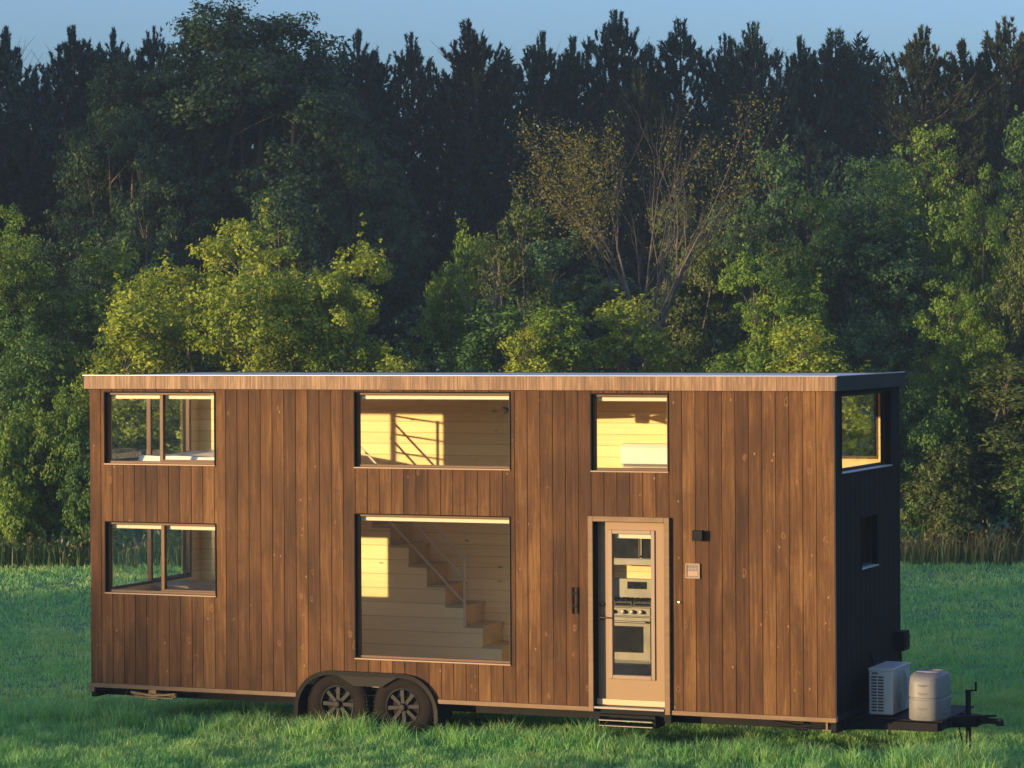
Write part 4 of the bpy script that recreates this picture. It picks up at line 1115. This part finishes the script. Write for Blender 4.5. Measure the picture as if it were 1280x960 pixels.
# ------------------------------------------------------------------ ground and grass
t = NT('field_soil_and_turf')
v_ = t.coord((1, 1, 1)); n1 = t.noise(v_, .35, 5, .6); n2 = t.noise(v_, 4, 5, .65)
c = t.ramp(t.math('ADD', t.math('MULTIPLY', n1, .5), t.math('MULTIPLY', n2, .5)), [(.3, (.04, .12, .05)), (.6, (.08, .20, .08)), (.8, (.13, .24, .08))])
t.principled(c, .9, 0, t.bump(n2, .8, .08)); M['ground'] = t.m
g = MB(); g.quad((-3000, -1500, 0), (3000, -1500, 0), (3000, 4000, 0), (-3000, 4000, 0)); go = g.build('ground', M['ground']); tag(go, kind='structure')

def mat_grass(name, stops, transl=.35):
    t = NT(name); a = t.attr('tone')
    t.ramp
    n = t.noise(t.coord((.55, .30, 1)), 1, 4, .6); n2 = t.noise(t.coord((2.6, 1.4, 1)), 1, 3, .6)
    f = t.math('ADD', t.math('MULTIPLY', a, .48), t.math('ADD', t.math('MULTIPLY_ADD', n, .75, -.21), t.math('MULTIPLY', n2, .30)))
    c = t.ramp(f, stops)
    p = t.n('ShaderNodeBsdfPrincipled'); t.l(c, p.inputs['Base Color']); p.inputs['Roughness'].default_value = .5; p.inputs['Specular IOR Level'].default_value = .3
    tl = t.n('ShaderNodeBsdfTranslucent'); t.l(t.mix(1.0, c, (1.15, 1.25, .5), 'MULTIPLY'), tl.inputs[0])
    mx = t.n('ShaderNodeMixShader'); mx.inputs[0].default_value = transl; t.l(p.outputs[0], mx.inputs[1]); t.l(tl.outputs[0], mx.inputs[2]); t.l(mx.outputs[0], t.out.inputs[0]); return t.m
M['grass'] = mat_grass('meadow_grass', [(.20, (.065, .23, .09)), (.40, (.15, .41, .17)), (.62, (.28, .51, .19)), (.85, (.46, .55, .24))], .45)
M['tall'] = mat_grass('tall_edge_grass', [(.30, (.03, .07, .02)), (.5, (.06, .12, .035)), (.68, (.12, .14, .055)), (.85, (.22, .17, .09))])

def vnoise(x, y, s, seed):
    """cheap smooth value noise"""
    r_ = np.random.default_rng(seed); G = r_.random((256, 256)); X_ = x * s + 100; Y_ = y * s + 100
    xi = np.floor(X_).astype(int); yi = np.floor(Y_).astype(int); fx = X_ - xi; fy = Y_ - yi; fx = fx * fx * (3 - 2 * fx); fy = fy * fy * (3 - 2 * fy)
    g = lambda a, b: G[a % 256, b % 256]
    return (g(xi, yi) * (1 - fx) + g(xi + 1, yi) * fx) * (1 - fy) + (g(xi, yi + 1) * (1 - fx) + g(xi + 1, yi + 1) * fx) * fy

added_shade_row()
def blades(x, y, h, wd, lean, tone, two=True):
    N = len(x); a = rng.uniform(0, 2 * np.pi, N); la = rng.uniform(0, 2 * np.pi, N)
    s = np.stack([np.cos(a), np.sin(a), np.zeros(N)], 1) * wd[:, None] * .5
    L = np.stack([np.cos(la) * lean, np.sin(la) * lean, np.zeros(N)], 1)
    b = np.stack([x, y, np.zeros(N) - .005], 1)
    m = b + L * .32 * h[:, None] + np.stack([0 * h, 0 * h, h * .6], 1); tp = b + L * h[:, None] + np.stack([0 * h, 0 * h, h * (1 - .35 * lean ** 2)], 1)
    v = np.stack([b - s, b + s, m + s * .8, m - s * .8, tp], 1).reshape(-1, 3)
    k = (np.arange(N) * 5)[:, None]
    return v, [k + [0, 1, 2, 3], k + [3, 2, 4]], np.concatenate([tone, tone])

def inside_keepout(x, y):
    """no blades through the tyres, jack foot or steps"""
    c_, s_ = math.cos(TH), math.sin(TH); dx = x + 5.0038; dy = y - 35.1109
    u_ = dx * c_ - dy * s_; v_ = dx * s_ + dy * c_
    k = np.zeros(len(x), bool)
    for uc in (3.235, 4.055):
        k |= (np.abs(u_ - uc) < .33) & (v_ > .0) & (v_ < .24)
    return k, u_, v_

rng = np.random.default_rng(404)
VV, F4, F3, TT4, TT3 = [], [], [], [], []; off = 0
def addgrass(y0, y1, dens, hmul, w):
    global off
    xe = y1 * .185 + 5.0; N = int(dens * (y1 - y0) * 2 * xe)
    y = rng.uniform(y0, y1, N); x = rng.uniform(-xe, xe, N); kp = np.abs(x) < y * .18 + 4.8; x, y = x[kp], y[kp]
    k, u_, v_ = inside_keepout(x, y); x, y, u_, v_ = x[~k], y[~k], u_[~k], v_[~k]
    n1 = vnoise(x, y, 1.1, 1); n2 = vnoise(x, y, 4.5, 2); n3 = vnoise(x, y, .35, 3)
    # denser in tufts
    kp = rng.random(len(x)) < .18 + 1.1 * n2 ** 1.3 + .2 * n1; x, y, n1, n2, n3, u_, v_ = [q[kp] for q in (x, y, n1, n2, n3, u_, v_)]
    under = (u_ > -.1) & (u_ < 9.3) & (v_ > .15) & (v_ < 2.6)
    h = hmul * (.05 + .075 * n1 + .085 * n2 ** 2) * rng.uniform(.55, 1.3, len(x)); h = np.where(under, h * .75, h)
    fw = (u_ > -1) & (u_ < 11) & (v_ < .2) & (v_ > -.6); h = np.where(fw, h * 2.0, h)
    tone = np.clip(.75 * rng.random(len(x)) ** 1.3 + .25 * n3 + .3 * n2 - .08, 0, 1)
    v, f, tn = blades(x, y, h, w * rng.uniform(.6, 1.3, len(x)), rng.uniform(.15, 1.15, len(x)), tone)
    VV.append(v); F4.append(f[0] + off); F3.append(f[1] + off); TT4.append(tone); TT3.append(tone); off += len(v)
addgrass(29.0, 37.0, 2500, .95, .0095)
addgrass(37.0, 45.0, 800, .72, .014)
addgrass(45.0, 60.0, 380, .68, .018)
me = np_mesh('grass', np.concatenate(VV), [np.concatenate(F4), np.concatenate(F3)], {'tone': np.concatenate(TT4 + TT3)})
me.materials.append(M['grass']); o = bpy.data.objects.new('grass', me); col.objects.link(o); tag(o, 'green meadow grass around and under the house', 'grass', None, 'stuff')

# tall uncut grass with seed heads along the wood
N = 26000; x = rng.uniform(-20, 20, N); y = rng.uniform(56.6, 59.6, N)
edge = 57.4 + .5 * vnoise(x, y * 0, .5, 8) - np.clip((x - 6) * .10, 0, .5); kp = y > edge; x, y = x[kp], y[kp]
h = (.26 + .50 * vnoise(x, y, 1.3, 9)) * rng.uniform(.6, 1.25, len(x)); tone = np.clip(rng.random(len(x)) * .6 + np.clip((x - 4) * .12, -.05, .4), 0, 1)
v, f, tn = blades(x, y, h, .020 * rng.uniform(.6, 1.4, len(x)), rng.uniform(.05, .5, len(x)), tone)
sh_i = rng.choice(len(x), 2200); sc_ = np.stack([x[sh_i], y[sh_i], h[sh_i] * 1.02], 1) + rng.normal(size=(2200, 3)) * .03
v2, f2 = leaf_quads(sc_, rng.normal(size=(2200, 3)) * [1, 1, .1], rng.uniform(.07, .15, 2200), .35)
me = np_mesh('tall_grass', np.concatenate([v, v2]), [np.concatenate([f[0], f2 + len(v)]), f[1]], {'tone': np.concatenate([tone, np.full(2200, 1.0), tone])})
me.materials.append(M['tall']); o = bpy.data.objects.new('tall_grass', me); col.objects.link(o); tag(o, 'tall uncut grass with seed heads where the field meets the wood', 'grass', None, 'stuff')

# ------------------------------------------------------------------ haze
HAZE = 0.00055
if HAZE:
    t = NT('morning_haze'); pv = t.n('ShaderNodeVolumePrincipled'); pv.inputs['Density'].default_value = HAZE; pv.inputs['Color'].default_value = (.50, .72, 1, 1); pv.inputs['Anisotropy'].default_value = .1
    t.l(pv.outputs[0], t.out.inputs['Volume'])
    hz = MB().box(-90, 60, -8, 135, -1, 24).build('haze', t.m); tag(hz, 'thin blue morning haze over the field', 'haze', None, 'stuff')

# ------------------------------------------------------------------ light
SUN_EL, BEAR = 4.6, 61.0       # elevation; bearing towards which the light travels
sd_ = bpy.data.lights.new('sun', 'SUN'); sd_.energy = 2.0; sd_.angle = R(.8); sd_.color = (1.0, .69, .33)
so_ = bpy.data.objects.new('sun', sd_); col.objects.link(so_)
dirv = Vector((math.sin(R(BEAR)) * math.cos(R(SUN_EL)), math.cos(R(BEAR)) * math.cos(R(SUN_EL)), -math.sin(R(SUN_EL))))
so_.rotation_euler = dirv.to_track_quat('-Z', 'Y').to_euler(); so_.location = (-40, -20, 20)
world = bpy.data.worlds.new('World'); scene.world = world; world.use_nodes = True; nt = world.node_tree
bg = nt.nodes['Background']; sky = nt.nodes.new('ShaderNodeTexSky'); sky.sky_type = 'NISHITA'; sky.sun_disc = False
sky.sun_elevation = R(SUN_EL); sky.sun_rotation = R(BEAR + 180); sky.air_density = 1.0; sky.dust_density = 2.5; sky.ozone_density = 5.6
hs = nt.nodes.new('ShaderNodeHueSaturation'); hs.inputs['Saturation'].default_value = .70; nt.links.new(sky.outputs[0], hs.inputs['Color']); nt.links.new(hs.outputs[0], bg.inputs[0]); bg.inputs[1].default_value = .135

scene.view_settings.view_transform = 'Standard'; scene.view_settings.look = 'None'; scene.view_settings.gamma = 1
scene.view_settings.exposure = 2.15
scene.cycles.use_denoising = True
scene.cycles.max_bounces = 10; scene.cycles.diffuse_bounces = 8; scene.cycles.glossy_bounces = 3; scene.cycles.transparent_max_bounces = 16; scene.cycles.transmission_bounces = 4; scene.cycles.volume_bounces = 0
scene.cycles.sample_clamp_indirect = 8
